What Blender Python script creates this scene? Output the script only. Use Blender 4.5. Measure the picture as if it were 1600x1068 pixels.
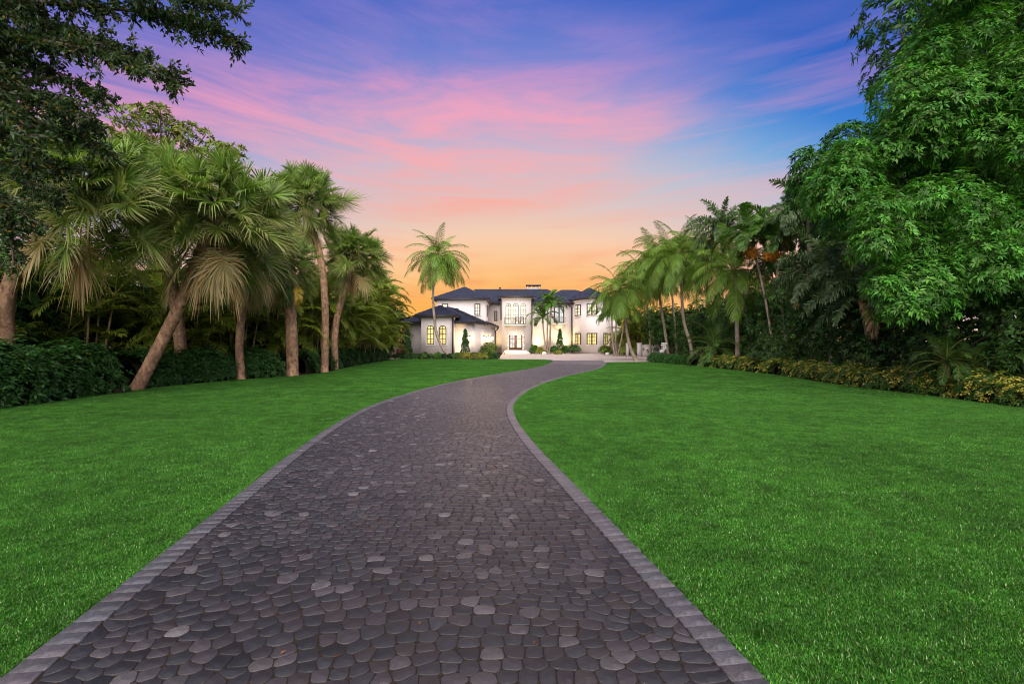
import bpy, math, random
import numpy as np
from mathutils import Vector, Matrix

for o in list(bpy.data.objects):
    bpy.data.objects.remove(o)
SC = bpy.context.scene
COL = SC.collection
R = math.radians
rng = np.random.default_rng(11)
random.seed(11)
PI = math.pi
H0, FPX, HZ = 1.6, 800.0, 534.0          # eye height, focal length in photo pixels, eye-level row

# ------------------------------------------------------------------ camera
cd = bpy.data.cameras.new('camera'); cam = bpy.data.objects.new('camera', cd); COL.objects.link(cam)
cam.location = (0, 0, H0); cam.rotation_euler = (R(90), 0, 0)
cd.sensor_width = 36; cd.lens = 18; cd.clip_start = 0.05; cd.clip_end = 6000
SC.camera = cam

# ------------------------------------------------------------------ render settings
SC.render.engine = 'CYCLES'
SC.cycles.use_denoising = True; SC.cycles.filter_width = 1.05
SC.cycles.max_bounces = 6; SC.cycles.diffuse_bounces = 3; SC.cycles.glossy_bounces = 2
SC.cycles.transmission_bounces = 3; SC.cycles.transparent_max_bounces = 4
SC.cycles.sample_clamp_indirect = 4.0
SC.cycles.caustics_reflective = False; SC.cycles.caustics_refractive = False
SC.view_settings.view_transform = 'Standard'; SC.view_settings.look = 'None'
SC.view_settings.exposure = 0.60; SC.view_settings.gamma = 1.0
SC.view_settings.use_curve_mapping = False

def lin(c):
    out = []
    for v in c:
        v = v / 255.0
        out.append(v / 12.92 if v <= 0.04045 else ((v + 0.055) / 1.055) ** 2.4)
    return out

# ------------------------------------------------------------------ sky: afterglow behind the house, drifting pink cloud
W = bpy.data.worlds.new('World'); SC.world = W; W.use_nodes = True
nt = W.node_tree; nt.nodes.clear()
def N(t, **k):
    n = nt.nodes.new(t)
    for a, b in k.items(): setattr(n, a, b)
    return n
def LK(a, b): nt.links.new(a, b)
def MATH(op, a, b=None, c=None, clamp=False):
    n = N('ShaderNodeMath', operation=op, use_clamp=clamp)
    for i, v in enumerate((a, b, c)):
        if v is None: continue
        if isinstance(v, (int, float)): n.inputs[i].default_value = v
        else: LK(v, n.inputs[i])
    return n.outputs[0]
def RAMP(fac, stops, interp='LINEAR'):
    n = N('ShaderNodeValToRGB'); n.color_ramp.interpolation = interp
    el = n.color_ramp.elements
    while len(el) < len(stops): el.new(0.5)
    for e, (p, c) in zip(el, stops):
        e.position = p
        e.color = (*lin(c), 1) if len(c) == 3 else c
    LK(fac, n.inputs[0]); return n.outputs[0]
def MIXC(f, a, b):
    n = N('ShaderNodeMix', data_type='RGBA')
    for i, v in ((0, f), (6, a), (7, b)):
        if isinstance(v, (int, float)): n.inputs[i].default_value = v
        else: LK(v, n.inputs[i])
    return n.outputs[2]
tc = N('ShaderNodeTexCoord'); sep = N('ShaderNodeSeparateXYZ'); LK(tc.outputs['Generated'], sep.inputs[0])
dx, dy, dz = sep.outputs
hor = MATH('SQRT', MATH('MAXIMUM', MATH('SUBTRACT', 1.0, MATH('MULTIPLY', dz, dz)), 1e-4))
caz = MATH('DIVIDE', dy, hor)
away = MATH('MINIMUM', MATH('MULTIPLY', MATH('SUBTRACT', 1.0, caz), 0.80), 0.34)
zz = MATH('ADD', MATH('MAXIMUM', dz, 0.0), away)
clear = RAMP(zz, [(0.0, (255, 178, 66)), (0.085, (255, 188, 92)), (0.13, (255, 200, 132)), (0.20, (249, 206, 174)),
                  (0.27, (216, 200, 200)), (0.335, (176, 194, 216)), (0.40, (122, 170, 220)), (0.47, (66, 132, 212)),
                  (0.56, (16, 98, 194)), (0.75, (4, 72, 166)), (1.0, (8, 46, 120))])
# cloud layer on a flat sheet high above, streaks running towards the glow
SKX, SKY = 9.0, 1.75
inv = MATH('DIVIDE', 1.0, MATH('ADD', MATH('MAXIMUM', dz, 0.0), 0.10))
cx = MATH('MULTIPLY', dx, inv); cy = MATH('MULTIPLY', dy, inv)
cyb = MATH('ADD', cy, MATH('MULTIPLY', MATH('MULTIPLY', cx, cx), 0.42))      # the bands arch over the glow
def cloud(sx, sy, ox, oy, scale, detail, dist, lo, hi, rough=0.55):
    cv = N('ShaderNodeCombineXYZ')
    LK(MATH('ADD', MATH('MULTIPLY', cx, sx), ox), cv.inputs[0]); LK(MATH('ADD', MATH('MULTIPLY', cyb, sy), oy), cv.inputs[1])
    n = N('ShaderNodeTexNoise'); n.inputs['Scale'].default_value = scale; n.inputs['Detail'].default_value = detail
    n.inputs['Roughness'].default_value = rough; n.inputs['Distortion'].default_value = dist
    LK(cv.outputs[0], n.inputs['Vector'])
    m = N('ShaderNodeMapRange', interpolation_type='SMOOTHSTEP'); m.inputs['From Min'].default_value = lo; m.inputs['From Max'].default_value = hi
    LK(n.outputs['Fac'], m.inputs['Value']); return m.outputs[0]
big = cloud(0.62, 0.70, SKX, SKY, 0.80, 4, 0.35, 0.405, 0.62, 0.5)
fine = cloud(0.75, 1.7, 11.0, 2.0, 1.9, 8, 0.7, 0.32, 0.72, 0.64)
dens = MATH('MULTIPLY', big, MATH('ADD', MATH('MULTIPLY', fine, 0.65), 0.35), clamp=True)
streak = cloud(0.45, 1.5, 1.0, 5.0, 1.5, 7, 0.5, 0.42, 0.72, 0.6)
dens2 = MATH('MAXIMUM', MATH('MULTIPLY', dens, 0.88), MATH('MULTIPLY', streak, 0.48))
fade = N('ShaderNodeMapRange', interpolation_type='SMOOTHSTEP'); fade.inputs['From Min'].default_value = 0.02; fade.inputs['From Max'].default_value = 0.12
LK(dz, fade.inputs['Value'])
dens2 = MATH('MULTIPLY', dens2, fade.outputs[0])
czz = MATH('ADD', MATH('MAXIMUM', dz, 0.0), MATH('MULTIPLY', away, 0.45))
ccol = RAMP(czz, [(0.0, (255, 150, 70)), (0.11, (246, 142, 92)), (0.18, (255, 172, 130)), (0.26, (254, 172, 156)), (0.34, (255, 172, 174)),
                  (0.42, (250, 164, 188)), (0.50, (168, 140, 208)), (0.60, (88, 112, 200)), (1.0, (70, 70, 140))])
skyc = MIXC(dens2, clear, ccol)
bg = N('ShaderNodeBackground'); LK(skyc, bg.inputs[0]); bg.inputs[1].default_value = 0.66
wo = N('ShaderNodeOutputWorld'); LK(bg.outputs[0], wo.inputs[0])

# ------------------------------------------------------------------ one very soft sun lamp: fill added from behind the camera, as the sky alone is too dim
sd = bpy.data.lights.new('sun', 'SUN'); sun = bpy.data.objects.new('sun', sd); COL.objects.link(sun)
sd.energy = 5.0; sd.angle = R(90); sd.color = (1.0, 0.91, 0.84)
sun.rotation_euler = (R(48), 0, R(-4)); sun.location = (0, -20, 40)

# ================================================================== helpers
def px(x, Y): return (x - 800.0) / FPX * Y
def pz(y, Y): return H0 + (HZ - y) / FPX * Y
def tag(o, label=None, cat=None, group=None, kind=None):
    if label: o['label'] = label
    if cat: o['category'] = cat
    if group: o['group'] = group
    if kind: o['kind'] = kind
    return o
def empty(name, loc=(0, 0, 0), label=None, cat=None, group=None, parent=None):
    o = bpy.data.objects.new(name, None); COL.objects.link(o); o.location = loc
    o.empty_display_size = 0.2
    if parent: o.parent = parent
    return tag(o, label, cat, group)
def link(name, me, parent=None, loc=(0, 0, 0), rot=None, scale=None):
    o = bpy.data.objects.new(name, me); COL.objects.link(o)
    if parent is not None: o.parent = parent
    o.location = loc
    if rot is not None: o.rotation_euler = rot
    if scale is not None: o.scale = (scale,) * 3 if isinstance(scale, (int, float)) else scale
    return o
def unit(a):
    return a / np.maximum(np.linalg.norm(a, axis=-1, keepdims=True), 1e-9)

class Soup:
    """collects triangles and one colour per vertex"""
    def __init__(s): s.v = []; s.f = []; s.c = []; s.n = 0
    def add(s, v, f, c=(1, 1, 1)):
        v = np.asarray(v, float).reshape(-1, 3); f = np.asarray(f, int).reshape(-1, 3)
        c = np.asarray(c, float)
        if c.ndim == 1: c = np.tile(c, (len(v), 1))
        s.v.append(v); s.f.append(f + s.n); s.c.append(c); s.n += len(v); return s
    def poly(s, pts, c=(1, 1, 1)):
        k = len(pts); return s.add(pts, [(0, i, i + 1) for i in range(1, k - 1)], c)
    def box(s, lo, hi, c=(1, 1, 1), M=None):
        x0, y0, z0 = lo; x1, y1, z1 = hi
        v = [(x0,y0,z0),(x1,y0,z0),(x1,y1,z0),(x0,y1,z0),(x0,y0,z1),(x1,y0,z1),(x1,y1,z1),(x0,y1,z1)]
        if M is not None: v = [tuple(M @ Vector(p)) for p in v]
        q = [(3,2,1,0),(4,5,6,7),(0,1,5,4),(1,2,6,5),(2,3,7,6),(3,0,4,7)]
        return s.add(v, [t for a,b,c_,d in q for t in ((a,b,c_),(a,c_,d))], c)
    def prism(s, pts, z0, z1, c=(1, 1, 1), cap=True):
        """upright prism over a counter-clockwise convex outline"""
        k = len(pts); v = [(p[0],p[1],z0) for p in pts] + [(p[0],p[1],z1) for p in pts]; f = []
        for i in range(k):
            j = (i+1) % k; f += [(i,j,k+j),(i,k+j,k+i)]
        if cap:
            f += [(k,k+i,k+i+1) for i in range(1,k-1)] + [(0,i+1,i) for i in range(1,k-1)]
        return s.add(v, f, c)
    def tube(s, pts, rad, sides=8, c=(1, 1, 1), cap=True):
        pts = np.asarray(pts, float); k = len(pts); rad = np.broadcast_to(np.asarray(rad, float), (k,))
        t = unit(np.gradient(pts, axis=0)); ref = np.array([0.31, 0.95, 0.02]) if abs(t[0, 1]) < 0.9 else np.array([1., 0, 0])
        a = unit(np.cross(t, ref)); b = np.cross(t, a)
        th = np.arange(sides) * 2 * PI / sides
        v = pts[:, None] + rad[:, None, None] * (a[:, None] * np.cos(th)[None, :, None] + b[:, None] * np.sin(th)[None, :, None])
        v = v.reshape(-1, 3); f = []
        for i in range(k - 1):
            for j in range(sides):
                p, q = i*sides+j, i*sides+(j+1) % sides
                f += [(p, q, q+sides), (p, q+sides, p+sides)]
        if cap:
            e = (k-1)*sides; f += [(e, e+j, e+j+1) for j in range(1, sides-1)]
            f += [(0, j+1, j) for j in range(1, sides-1)]
        cc = c
        if np.ndim(c) == 2: cc = np.repeat(np.asarray(c), sides, axis=0)
        return s.add(v, f, cc)
    def mesh(s, name, mat, smooth=False):
        me = bpy.data.meshes.new(name)
        v = np.concatenate(s.v); f = np.concatenate(s.f); c = np.concatenate(s.c)
        me.vertices.add(len(v)); me.vertices.foreach_set('co', v.ravel())
        me.loops.add(len(f)*3); me.loops.foreach_set('vertex_index', f.ravel().astype(np.int32))
        me.polygons.add(len(f)); me.polygons.foreach_set('loop_start', np.arange(0, len(f)*3, 3, dtype=np.int32))
        a = me.color_attributes.new('col', 'FLOAT_COLOR', 'POINT')
        a.data.foreach_set('color', np.c_[c, np.ones(len(c))].ravel())
        me.update(calc_edges=True); me.validate()
        if smooth: me.polygons.foreach_set('use_smooth', np.ones(len(f), bool))
        me.materials.append(mat); return me
    def build(s, name, mat, parent=None, smooth=False, **k):
        return link(name, s.mesh(name, mat, smooth), parent, **k)

# ------------------------------------------------------------------ leaf shapes, vectorised
def jitcol(base, n, amt=0.25, hue=0.12):
    base = np.asarray(base, float); k = 1 + rng.normal(0, amt, (n, 1)).clip(-0.6, 0.9)
    h = 1 + rng.normal(0, hue, (n, 3)).clip(-0.4, 0.4)
    return (base * k * h).clip(0.003, 0.9)
def leaves(S, P, D, Sd, L, Wd, col, droop=0.15, fold=0.18):
    """lance-shaped leaves of two triangles"""
    n = len(P); D = unit(D); Sd = unit(Sd - D * (Sd*D).sum(1, keepdims=True)); Nn = np.cross(D, Sd)
    L = np.broadcast_to(L, (n,))[:, None]; Wd = np.broadcast_to(Wd, (n,))[:, None]; dr = np.broadcast_to(droop, (n,))[:, None]
    z = np.array([0, 0, 1.0])
    m = P + D*L*0.45
    v = np.stack([P, m + Sd*Wd/2 + Nn*Wd*fold, P + D*L - z*dr*L, m - Sd*Wd/2 + Nn*Wd*fold], 1).reshape(-1, 3)
    i = np.arange(n)[:, None]*4
    f = np.concatenate([i + [0, 1, 2], i + [0, 2, 3]], 1)
    S.add(v, f, np.repeat(col, 4, axis=0))
def blades(S, P, D, Sd, L, Wd, col, d1=0.1, d2=0.35, tipcol=None, w0=0.25):
    """long strap leaflets that bend down, five triangles"""
    n = len(P); D = unit(D); Sd = unit(Sd - D * (Sd*D).sum(1, keepdims=True))
    L = np.broadcast_to(L, (n,))[:, None]; Wd = np.broadcast_to(Wd, (n,))[:, None]
    d1 = np.broadcast_to(d1, (n,))[:, None]; d2 = np.broadcast_to(d2, (n,))[:, None]; z = np.array([0, 0, 1.0])
    m = P + D*L*0.38 - z*d1*L*0.2; q = P + D*L*0.74 - z*d1*L; t = P + D*L*0.98 - z*d2*L
    v = np.stack([P + Sd*Wd*w0/2, P - Sd*Wd*w0/2, m + Sd*Wd/2, m - Sd*Wd/2, q + Sd*Wd*0.36, q - Sd*Wd*0.36, t], 1).reshape(-1, 3)
    i = np.arange(n)[:, None]*7
    f = np.concatenate([i+[1,0,2], i+[1,2,3], i+[3,2,4], i+[3,4,5], i+[5,4,6]], 1)
    tc_ = col if tipcol is None else tipcol
    c = np.stack([col, col, col, col, 0.5*(col+tc_), 0.5*(col+tc_), tc_], 1).reshape(-1, 3)
    S.add(v, f, c)
def sphere_dirs(n):
    return unit(rng.normal(0, 1, (n, 3)))
def rosettes(S, P, A, k, L, Wd, base, amt=0.25, droop=0.35, el=(0.0, 0.6), tipbright=None):
    """k leaves spread round every point P with axis A"""
    n = len(P); A = unit(A)
    ref = np.tile([0.3, 0.2, 0.93], (n, 1)); ref[np.abs(A[:, 2]) > 0.9] = [1, 0, 0]
    U = unit(np.cross(A, ref)); V = np.cross(A, U)
    cb = jitcol(base, n, amt) if np.ndim(base) == 1 else base
    az = (np.arange(k)[None] * 2*PI/k + rng.uniform(0, 6.28, (n, 1)) + rng.normal(0, 0.3, (n, k)))
    e = rng.uniform(el[0], el[1], (n, k))
    rad = U[:, None]*np.cos(az)[..., None] + V[:, None]*np.sin(az)[..., None]
    D = rad*np.cos(e)[..., None] + A[:, None]*np.sin(e)[..., None]
    T = np.cross(D, A[:, None] + rng.normal(0, .35, (n, k, 3)))
    Pp = np.repeat(P[:, None], k, 1) + rad*0.02
    LL = L*rng.uniform(0.5, 1.25, (n, k)); cc = np.repeat(cb[:, None], k, 1)*rng.uniform(0.8, 1.2, (n, k, 1))
    leaves(S, Pp.reshape(-1, 3), D.reshape(-1, 3), T.reshape(-1, 3), LL.ravel(), Wd*rng.uniform(.8, 1.2, n*k), cc.reshape(-1, 3),
           droop*rng.uniform(.4, 1.5, n*k))

# ------------------------------------------------------------------ materials
MATS = {}
def newmat(name):
    m = bpy.data.materials.new(name); m.use_nodes = True; MATS[name] = m
    t = m.node_tree; b = t.nodes['Principled BSDF']; return m, t, b
def tn(t, ty, **k):
    n = t.nodes.new(ty)
    for a, b in k.items(): setattr(n, a, b)
    return n
def noise(t, scale, detail=4, rough=0.6, coord='Object', dist=0.0, vec=None):
    n = tn(t, 'ShaderNodeTexNoise'); n.inputs['Scale'].default_value = scale; n.inputs['Detail'].default_value = detail
    n.inputs['Roughness'].default_value = rough; n.inputs['Distortion'].default_value = dist
    if vec is None:
        c = tn(t, 'ShaderNodeTexCoord'); vec = c.outputs[coord]
    t.links.new(vec, n.inputs['Vector']); return n
def maprange(t, v, a, b, c, d):
    m = tn(t, 'ShaderNodeMapRange'); m.inputs[1].default_value = a; m.inputs[2].default_value = b
    m.inputs[3].default_value = c; m.inputs[4].default_value = d; t.links.new(v, m.inputs[0]); return m.outputs[0]
def mulcol(t, col, fac):
    n = tn(t, 'ShaderNodeVectorMath', operation='SCALE'); t.links.new(col, n.inputs[0]); t.links.new(fac, n.inputs['Scale']); return n.outputs[0]
def bump(t, b, h, strength=0.4, dist=0.01):
    n = tn(t, 'ShaderNodeBump'); n.inputs['Strength'].default_value = strength; n.inputs['Distance'].default_value = dist
    t.links.new(h, n.inputs['Height']); t.links.new(n.outputs[0], b.inputs['Normal'])
def attr(t, name='col'):
    a = tn(t, 'ShaderNodeAttribute'); a.attribute_name = name; return a.outputs['Color']
def leafmat(name, trans=0.3, rough=0.42, spec=0.5, tscale=(1.3, 1.5, 0.6), patches=0):
    m, t, b = newmat(name); c = attr(t); out = t.nodes['Material Output']
    oi = tn(t, 'ShaderNodeObjectInfo')
    v = maprange(t, oi.outputs['Random'], 0, 1, 0.78, 1.25); c = mulcol(t, c, v)
    if patches:                                            # slow changes of colour over the turf
        ge = tn(t, 'ShaderNodeNewGeometry')
        for sc_n, am in ((0.5, .20), (3.0, .24)):
            c = mulcol(t, c, maprange(t, noise(t, sc_n, 3, .6, vec=ge.outputs['Position']).outputs['Fac'], .3, .7, 1-am, 1+am))
    t.links.new(c, b.inputs['Base Color']); b.inputs['Roughness'].default_value = rough; b.inputs['Specular IOR Level'].default_value = spec
    tr = tn(t, 'ShaderNodeBsdfTranslucent'); mu = tn(t, 'ShaderNodeVectorMath', operation='MULTIPLY')
    mu.inputs[1].default_value = tscale; t.links.new(c, mu.inputs[0]); t.links.new(mu.outputs[0], tr.inputs[0])
    mx = tn(t, 'ShaderNodeMixShader'); mx.inputs[0].default_value = trans
    t.links.new(b.outputs[0], mx.inputs[1]); t.links.new(tr.outputs[0], mx.inputs[2]); t.links.new(mx.outputs[0], out.inputs[0]); return m
def plain(name, col, rough=0.6, spec=0.4, ns=None, amt=0.15, bs=0.0, bd=0.01, metal=0.0, useattr=False, detail=5):
    m, t, b = newmat(name); b.inputs['Roughness'].default_value = rough; b.inputs['Specular IOR Level'].default_value = spec
    b.inputs['Metallic'].default_value = metal
    if useattr: c = attr(t)
    else:
        r = tn(t, 'ShaderNodeRGB'); r.outputs[0].default_value = (*col, 1); c = r.outputs[0]
    if ns:
        n = noise(t, ns, detail); c = mulcol(t, c, maprange(t, n.outputs['Fac'], 0.3, 0.7, 1-amt, 1+amt))
        if bs: bump(t, b, n.outputs['Fac'], bs, bd)
    t.links.new(c, b.inputs['Base Color']); return m
def emit(name, col, strength, var=0.0, ns=3.0):
    m, t, b = newmat(name); b.inputs['Base Color'].default_value = (0.03, 0.03, 0.03, 1); b.inputs['Roughness'].default_value = 0.12
    r = tn(t, 'ShaderNodeRGB'); r.outputs[0].default_value = (*col, 1)
    if var:
        n = noise(t, ns, 2); c = mulcol(t, r.outputs[0], maprange(t, n.outputs['Fac'], 0.3, 0.7, 1-var, 1+var))
    else: c = r.outputs[0]
    t.links.new(c, b.inputs['Emission Color']); b.inputs['Emission Strength'].default_value = strength; return m

M_LEAF = leafmat('leaf_glossy', 0.26, 0.46, 0.26)
M_FROND = leafmat('palm_frond', 0.28, 0.42, 0.32)
M_GRASS = leafmat('grass_blade', 0.30, 0.45, 0.22, (1.1, 1.3, 0.5), 1)
M_STUCCO = plain('stucco', (0.75, 0.685, 0.65), 0.85, 0.2, 9, 0.05, 0.15, 0.004)
M_TRIM = plain('pale_stone_trim', (0.76, 0.71, 0.64), 0.75, 0.3, 14, 0.07, 0.15, 0.004)
M_TILE = plain('slate_roof_tile', (0.040, 0.047, 0.078), 0.5, 0.4, 2.5, 0.35, 0.2, 0.006)
M_DARK = plain('dark_bronze', (0.035, 0.028, 0.025), 0.45, 0.5, 20, 0.2)
M_WOOD = plain('door_wood', (0.20, 0.085, 0.035), 0.5, 0.5, 12, 0.3, 0.1, 0.003)
M_IRON = plain('railing_iron', (0.16, 0.14, 0.14), 0.5, 0.5)
M_WHITE = plain('white_stone', (0.78, 0.76, 0.72), 0.6, 0.4, 8, 0.08, 0.15, 0.005)
M_FRUIT = plain('palm_fruit', (0.62, 0.15, 0.015), 0.55, 0.4, useattr=True)
M_GLOW = emit('window_glow_cream', (1.0, 0.87, 0.60), 0.88, 0.35, 1.3)
M_GLOWY = emit('window_glow_yellow', (1.0, 0.77, 0.26), 0.78, 0.4, 1.6)
M_GLOWW = emit('window_glow_pale', (0.95, 0.94, 0.90), 0.55, 0.35, 1.0)
M_LAMP = emit('lamp_glass', (1.0, 0.72, 0.30), 8.0)
M_DIM = emit('window_dim', (0.20, 0.09, 0.04), 0.25)

def barkmat(name, c1, c2, ns, bs, ring=0.0):
    m, t, b = newmat(name); b.inputs['Roughness'].default_value = 0.85; b.inputs['Specular IOR Level'].default_value = 0.2
    tcx = tn(t, 'ShaderNodeTexCoord'); mp = tn(t, 'ShaderNodeMapping'); mp.inputs['Scale'].default_value = (1, 1, 0.55)
    t.links.new(tcx.outputs['Object'], mp.inputs[0])
    n = noise(t, ns, 6, 0.7, vec=mp.outputs[0]); n2 = noise(t, ns*0.22, 3, 0.5, vec=mp.outputs[0])
    r = tn(t, 'ShaderNodeValToRGB'); e = r.color_ramp.elements
    e[0].position = 0.33; e[0].color = (*c1, 1); e[1].position = 0.68; e[1].color = (*c2, 1)
    t.links.new(n.outputs['Fac'], r.inputs[0])
    c = mulcol(t, r.outputs[0], maprange(t, n2.outputs['Fac'], 0.3, 0.7, 0.65, 1.35))
    t.links.new(c, b.inputs['Base Color']); bump(t, b, n.outputs['Fac'], bs, 0.03); return m
M_BARK_SABAL = barkmat('sabal_bark', (0.12, 0.060, 0.034), (0.52, 0.33, 0.20), 9, 0.9)
M_BARK_COCO = barkmat('coconut_bark', (0.16, 0.12, 0.09), (0.42, 0.34, 0.26), 7, 0.4)
M_BARK = barkmat('tree_bark', (0.04, 0.03, 0.022), (0.17, 0.125, 0.09), 6, 0.8)
M_CANE = barkmat('palm_cane', (0.16, 0.12, 0.05), (0.42, 0.34, 0.17), 9, 0.2)

# ================================================================== ground, lawns, driveway
def groundmat(name, c1, c2, ns, b2=None):
    m, t, b = newmat(name); b.inputs['Roughness'].default_value = 0.95; b.inputs['Specular IOR Level'].default_value = 0.1
    n = noise(t, ns, 8, 0.7); r = tn(t, 'ShaderNodeValToRGB'); e = r.color_ramp.elements
    e[0].position = 0.3; e[0].color = (*c1, 1); e[1].position = 0.72; e[1].color = (*c2, 1)
    t.links.new(n.outputs['Fac'], r.inputs[0]); t.links.new(r.outputs[0], b.inputs['Base Color']); bump(t, b, n.outputs['Fac'], 0.6, 0.02); return m
M_SOIL = groundmat('mulch_soil', (0.020, 0.013, 0.008), (0.075, 0.045, 0.028), 14)
M_TURF = groundmat('turf_soil', (0.022, 0.090, 0.010), (0.035, 0.15, 0.014), 22)
M_BED = groundmat('joint_sand', (0.016, 0.012, 0.010), (0.050, 0.036, 0.028), 45)
M_FAR = groundmat('far_ground', (0.03, 0.04, 0.02), (0.06, 0.07, 0.03), 0.4)

def sheet(name, pts, z, mat, kind='structure'):
    me = bpy.data.meshes.new(name); me.from_pydata([(p[0], p[1], z) for p in pts], [], [tuple(range(len(pts)))]); me.update()
    if me.polygons[0].normal.z < 0: me.flip_normals()
    me.materials.append(mat); return tag(link(name, me), kind=kind)
sheet('ground', [(-2500, -600), (2500, -600), (2500, 4500), (-2500, 4500)], -0.06, M_FAR)

CEN = np.array([(-0.20,-1.2),(-0.36,0.6),(-0.64,2.61),(-1.05,5.32),(-1.44,7.94),(-1.70,10.53),(-1.76,12.93),(-1.51,15.42),(-1.09,17.94),
                (-0.46,20.46),(0.28,22.9),(1.18,25.45),(2.12,27.9),(3.08,30.5),(3.85,33.2),(4.45,35.85),(4.95,38.5),(5.4,41.2),(5.8,44.5)])
def catmull(P, per=16):
    P = np.asarray(P, float); out = []
    Q = np.vstack([2*P[0]-P[1], P, 2*P[-1]-P[-2]])
    for i in range(1, len(Q)-2):
        t = np.linspace(0, 1, per, endpoint=False)[:, None]; a, b, c, d = Q[i-1], Q[i], Q[i+1], Q[i+2]
        out.append(0.5*((2*b) + (c-a)*t + (2*a-5*b+4*c-d)*t*t + (3*b-a-3*c+d)*t**3))
    return np.vstack(out + [P[-1:]])
cen = catmull(CEN, 24); arc = np.r_[0, np.cumsum(np.hypot(*np.diff(cen, axis=0).T))]
tang = unit(np.gradient(cen, axis=0)); nrm = np.c_[tang[:, 1], -tang[:, 0]]           # to the right
SL = arc[-1]
def half(s): return np.interp(s, [0, 15, 30, 36, SL], [1.80, 1.80, 1.88, 2.0, 2.25])
def road(s, t):
    s = np.asarray(s, float); t = np.asarray(t, float)
    c = np.stack([np.interp(s, arc, cen[:, 0]), np.interp(s, arc, cen[:, 1])], -1)
    n = unit(np.stack([np.interp(s, arc, nrm[:, 0]), np.interp(s, arc, nrm[:, 1])], -1))
    return c + n*t[..., None]
ss = np.linspace(0, SL, 260)
Ledge = road(ss, -half(ss)); Redge = road(ss, half(ss))
kl = Ledge[:, 1] < 43.4; kr = Redge[:, 1] < 39.9
Lp = np.vstack([Ledge[kl], [(3.55, 44.6), (3.45, 45.6), (3.0, 46.5), (2.0, 47.2), (0.6, 47.5)]])
Rp = np.vstack([Redge[kr], [(7.65, 40.5), (8.3, 40.9), (9.4, 41.0)]])
LAWN_L = [tuple(p) for p in Lp] + [(-1.2, 47.6), (-6, 47.8), (-10.9, 48.2), (-10.9, 40), (-10.5, 34), (-10.0, 29), (-9.9, 25.5), (-10.4, 23.6), (-11.6, 21.8), (-12.5, 18), (-12.3, 15.4), (-12.3, 12), (-12.6, 8), (-13, 0), (-13, -1.2)]
LAWN_R = [tuple(p) for p in Rp] + [(11.0, 41.0), (11.5, 38.5), (12.4, 34.6), (12.8, 30), (12.8, 25), (12.25, 20), (12.2, 17.4), (12.5, 15), (12.4, 12.5), (12.6, 8), (13, 0), (13, -1.2)]
LAWN_R = [(p[0], p[1]) for p in LAWN_R]
sheet('garden_bed', [(-40, -5), (40, -5), (40, 100), (-40, 100)], -0.045, M_SOIL)
sheet('lawn', LAWN_L, -0.012, M_TURF); sheet('lawn', LAWN_R, -0.012, M_TURF)

# ---- court in front of the house: fine pavers, too far away to tell apart
def pavermat(name, far=False):
    m, t, b = newmat(name); b.inputs['Specular IOR Level'].default_value = 0.65; b.inputs['Roughness'].default_value = 0.40
    tcx = tn(t, 'ShaderNodeTexCoord')
    if far:
        mp = tn(t, 'ShaderNodeMapping'); mp.inputs['Scale'].default_value = (8.0, 9.0, 1); t.links.new(tcx.outputs['Object'], mp.inputs[0])
        v = tn(t, 'ShaderNodeTexVoronoi'); v.inputs['Scale'].default_value = 1.0; t.links.new(mp.outputs[0], v.inputs['Vector'])
        v2 = tn(t, 'ShaderNodeTexVoronoi', feature='DISTANCE_TO_EDGE'); v2.inputs['Scale'].default_value = 1.0; t.links.new(mp.outputs[0], v2.inputs['Vector'])
        sp = tn(t, 'ShaderNodeSeparateColor'); t.links.new(v.outputs['Color'], sp.inputs[0])
        r = tn(t, 'ShaderNodeValToRGB'); e = r.color_ramp.elements
        e[0].color = (0.055, 0.049, 0.052, 1); e[1].color = (0.16, 0.145, 0.148, 1); mid = e.new(0.85); mid.color = (0.085, 0.076, 0.080, 1)  # pale to match the far pavers, whose sheen is put into the colour
        t.links.new(sp.outputs[0], r.inputs[0])
        ed = maprange(t, v2.outputs['Distance'], 0.0, 0.09, 0.6, 1.0)
        c = mulcol(t, r.outputs[0], ed); bump(t, b, ed, 0.5, 0.01)
    else:
        c = attr(t)
        n = noise(t, 95, 5, 0.75, vec=tcx.outputs['Object']); n2 = noise(t, 17, 4, 0.6, vec=tcx.outputs['Object'])
        c = mulcol(t, c, maprange(t, n.outputs['Fac'], 0.32, 0.70, 0.45, 1.6)); c = mulcol(t, c, maprange(t, n2.outputs['Fac'], 0.3, 0.7, 0.7, 1.3))
        n3 = noise(t, 75, 2, 0.5, vec=tcx.outputs['Object'])
        sp_ = maprange(t, n3.outputs['Fac'], 0.70, 0.76, 0.0, 0.8)                 # pale flecks of grit in the concrete
        mx = tn(t, 'ShaderNodeMix', data_type='RGBA'); t.links.new(sp_, mx.inputs[0]); t.links.new(c, mx.inputs[6]); mx.inputs[7].default_value = (0.26, 0.23, 0.22, 1)
        c = mx.outputs[2]
        bump(t, b, n.outputs['Fac'], 0.8, 0.008)
        t.links.new(maprange(t, n2.outputs['Fac'], 0.3, 0.7, 0.28, 0.48), b.inputs['Roughness'])
    t.links.new(c, b.inputs['Base Color']); return m
M_PAVE = pavermat('cobble_paver'); M_PAVEFAR = pavermat('cobble_paver_far', True)
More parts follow.
